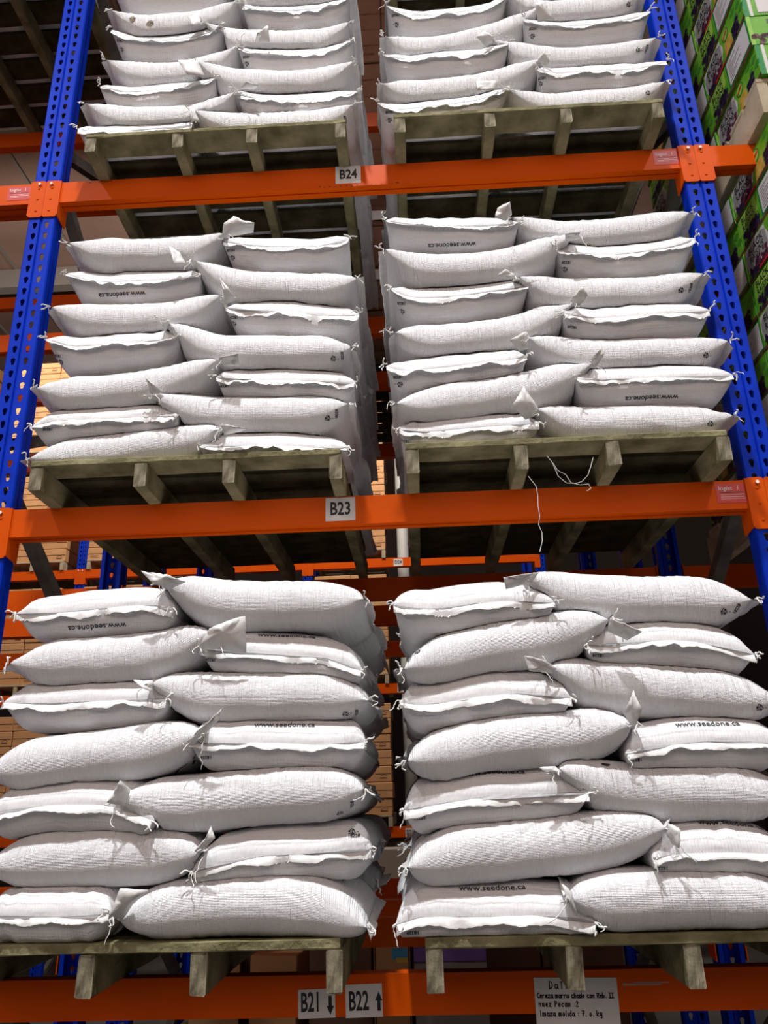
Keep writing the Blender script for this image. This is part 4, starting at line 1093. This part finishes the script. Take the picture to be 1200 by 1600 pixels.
# ------------------------------------------------------------------ black raisin boxes in the right bay
BXL, BXD, BXH = 0.40, 0.30, 0.1465      # length along the aisle depth, width, height
def cluster(x0, z0, rx, rz, n, r, rng): return merge(*[disc(x0+rng.uniform(-rx, rx), z0+rng.uniform(-rz, rz), r*rng.uniform(.8, 1.2), n=7) for _ in range(n)])
def leaves(spots): return merge(*[([(x, z), (x+s*.5, z+s*.35), (x+s, z+s*.1), (x+s*.55, z-s*.25)], [(0, 1, 2, 3)]) for x, z, s in spots])
def raisin_prints(L, H, kind, rng):
    """prints on a long side; x runs 0..L to the right, z 0..H.  returns [(name, polys, material, lift)]"""
    o = []
    if kind == 0:
        o.append(('print', merge(disc(L*.26, H*.55, L*.25, H*.42, 18), rect(L*.03, H*.25, L*.47, H*.93)), 'white_box', 1))
        o.append(('lettering', merge(shift(text_cached('BLACK', 0.040, 0.0006, 1.0), L*.25, H*.76), shift(text_cached('RAISINS', 0.036, 0.0006, 0.98), L*.25, H*.52)), 'ink', 2))
        o.append(('fruit_print', cluster(L*.30, H*.26, L*.14, H*.14, 34, 0.009, rng), 'plum', 2))
        o.append(('fruit_print', cluster(L*.16, H*.20, L*.09, H*.13, 24, 0.009, rng), 'grape', 2))
        o.append(('ribbon', rect(L*.24, H*.02, L*.50, H*.08), 'redp', 3))
        o.append(('emblem', disc(L*.60, H*.72, 0.030, 0.026, 16), 'dgreen', 1)); o.append(('emblem_face', disc(L*.60, H*.72, 0.025, 0.021, 16), 'lime', 2))
        o.append(('emblem_mark', stroke_polys([[(L*.555, H*.68), (L*.60, H*.74), (L*.645, H*.76)]], 0.010), 'redp', 3))
        o.append(('barrel_print', [(L*.53, H*.10), (L*.55, H*.48), (L*.70, H*.48), (L*.72, H*.10)] and ([(L*.53, H*.10), (L*.72, H*.10), (L*.70, H*.50), (L*.55, H*.50)], [(0, 1, 2, 3)]), 'barrel', 1))
        o.append(('fruit_print', cluster(L*.82, H*.28, L*.08, H*.20, 34, 0.010, rng), 'grape', 2))
        o.append(('leaf_print', leaves([(L*.86, H*.70, .05), (L*.76, H*.80, .045), (L*.9, H*.45, .05), (L*.80, H*.55, .04)]), 'leafd', 1))
        o.append(('ground_print', rect(0, 0, L, H*.11), 'soil', 1))
    else:
        o.append(('print', rect(L*.02, H*.48, L*.42, H*.96), 'lime', 1))
        o.append(('lettering', merge(shift(text_cached('BLACK', 0.038, 0.0006, 0.95), L*.22, H*.80), shift(text_cached('RAISINS', 0.034, 0.0006, 0.95), L*.22, H*.58)), 'ink', 2))
        o.append(('fruit_print', cluster(L*.24, H*.26, L*.17, H*.16, 52, 0.010, rng), 'grape', 2))
        o.append(('ground_print', rect(0, 0, L, H*.10), 'soil', 1))
        o.append(('border', rect(L*.47, H*.12, L*.99, H*.97), 'dgreen', 1)); o.append(('nutrition_panel', rect(L*.50, H*.16, L*.97, H*.93), 'white_box', 2))
        o.append(('fine_print', merge(*[rect(L*.53, H*(.24+.08*i), L*(.62+.09*(i % 3)), H*(.255+.08*i)) for i in range(8)]), 'zinc', 3))
    return o
def raisin_front(L, H, kind, rng):
    o = []
    if kind == 0:
        o.append(('band', rect(L*.0, 0, L*.06, H), 'dgreen', 1)); o.append(('band', rect(L*.07, 0, L*.11, H), 'white_box', 1))
        o.append(('nutrition_panel', rect(L*.17, H*.12, L*.97, H*.88), 'white_box', 2))
        o.append(('barcode', merge(*[rect(L*(.2+.03*i), H*.02, L*(.21+.03*i), H*.11) for i in range(9)], *[rect(L*(.2+.03*i), H*.89, L*(.21+.03*i), H*.98) for i in range(9)]), 'ink', 1))
    else:
        o.append(('band', rect(L*.0, 0, L*.05, H), 'lime', 1))
        o.append(('lettering', shift(text_cached('BLACK RAISINS', 0.030, 0.0006, 0.9), L*.55, H*.80), 'ink', 2))
        o.append(('fruit_print', cluster(L*.35, H*.20, L*.32, H*.16, 40, 0.010, rng), 'soil', 2))
    return o
RB = []
for kind in (0, 1):
    rng = random.Random(40+kind); k = []
    mb = MB(); mb.box((0, 0, 0), (BXD, BXL, BXH), 0.003); k.append(('box_body', mb.mesh('box_body', M['leaf'])))
    for n, vf, m, lift in raisin_prints(BXL, BXH, kind, rng):     # left face: x=0, print runs from the front (y=0 is right of print)
        e = -0.0006*lift
        k.append((n, new_mesh(n, [(e, BXL-a, b) for a, b in vf[0]], vf[1], (M[m],))))
    for n, vf, m, lift in raisin_front(BXD, BXH, kind, rng):
        k.append((n, new_mesh(n, [(a, -0.0006*lift, b) for a, b in vf[0]], vf[1], (M[m],))))
    RB.append(k)
def raisin_stack(x, y, z, rows, where, hide=0):
    for r in range(rows):
        for c in range(3):
            for col in range(2 if c == 0 else 1):
                kind = (r+c+hide) % 2
                jx = RNG.uniform(-.005, .005); pos = ['front', 'middle', 'rear'][c]
                t = thing('raisin_box', '%s raisin box, %s row, %s of the %s stack%s' % (['green printed', 'green and white'][kind], NTH[r], pos, where, ', second from left' if col else ''), 'box',
                          (x+jx+col*(BXD+0.004), y+c*(BXL+0.003), z+r*(BXH+0.0018)), 0, 'black raisin boxes, %s stack' % where)
                for n, me in RB[kind]: link(n, me, t)
RNG = random.Random(77)
def raisin_pallet(x, y, z, label, sh):
    pallet(x, y, z, label, 'wood_dry', 'pallets under the raisin boxes', 23, W=1.0, sh=sh, bt=0.022, offs=(0.0, 0.34, 0.62, 0.955))
raisin_pallet(1.335, 2.20, LEVEL['24'], 'pale pallet under the upper stack of raisin boxes', 0.140)
raisin_stack(1.350, 2.185, LEVEL['24']+0.1635, 8, 'upper')
raisin_pallet(1.335, 2.20, LEVEL['23'], 'pale pallet under the lower stack of raisin boxes', 0.140)
raisin_stack(1.350, 2.185, LEVEL['23']+0.1635, 8, 'lower', 1)
raisin_pallet(1.335, 2.20, LEVEL['25'], 'pale pallet added for shade above the upper stack of raisin boxes', 0.140)  # overhead load added to shade the boxes below
raisin_stack(1.350, 2.185, LEVEL['25']+0.1635, 2, 'topmost', 0)
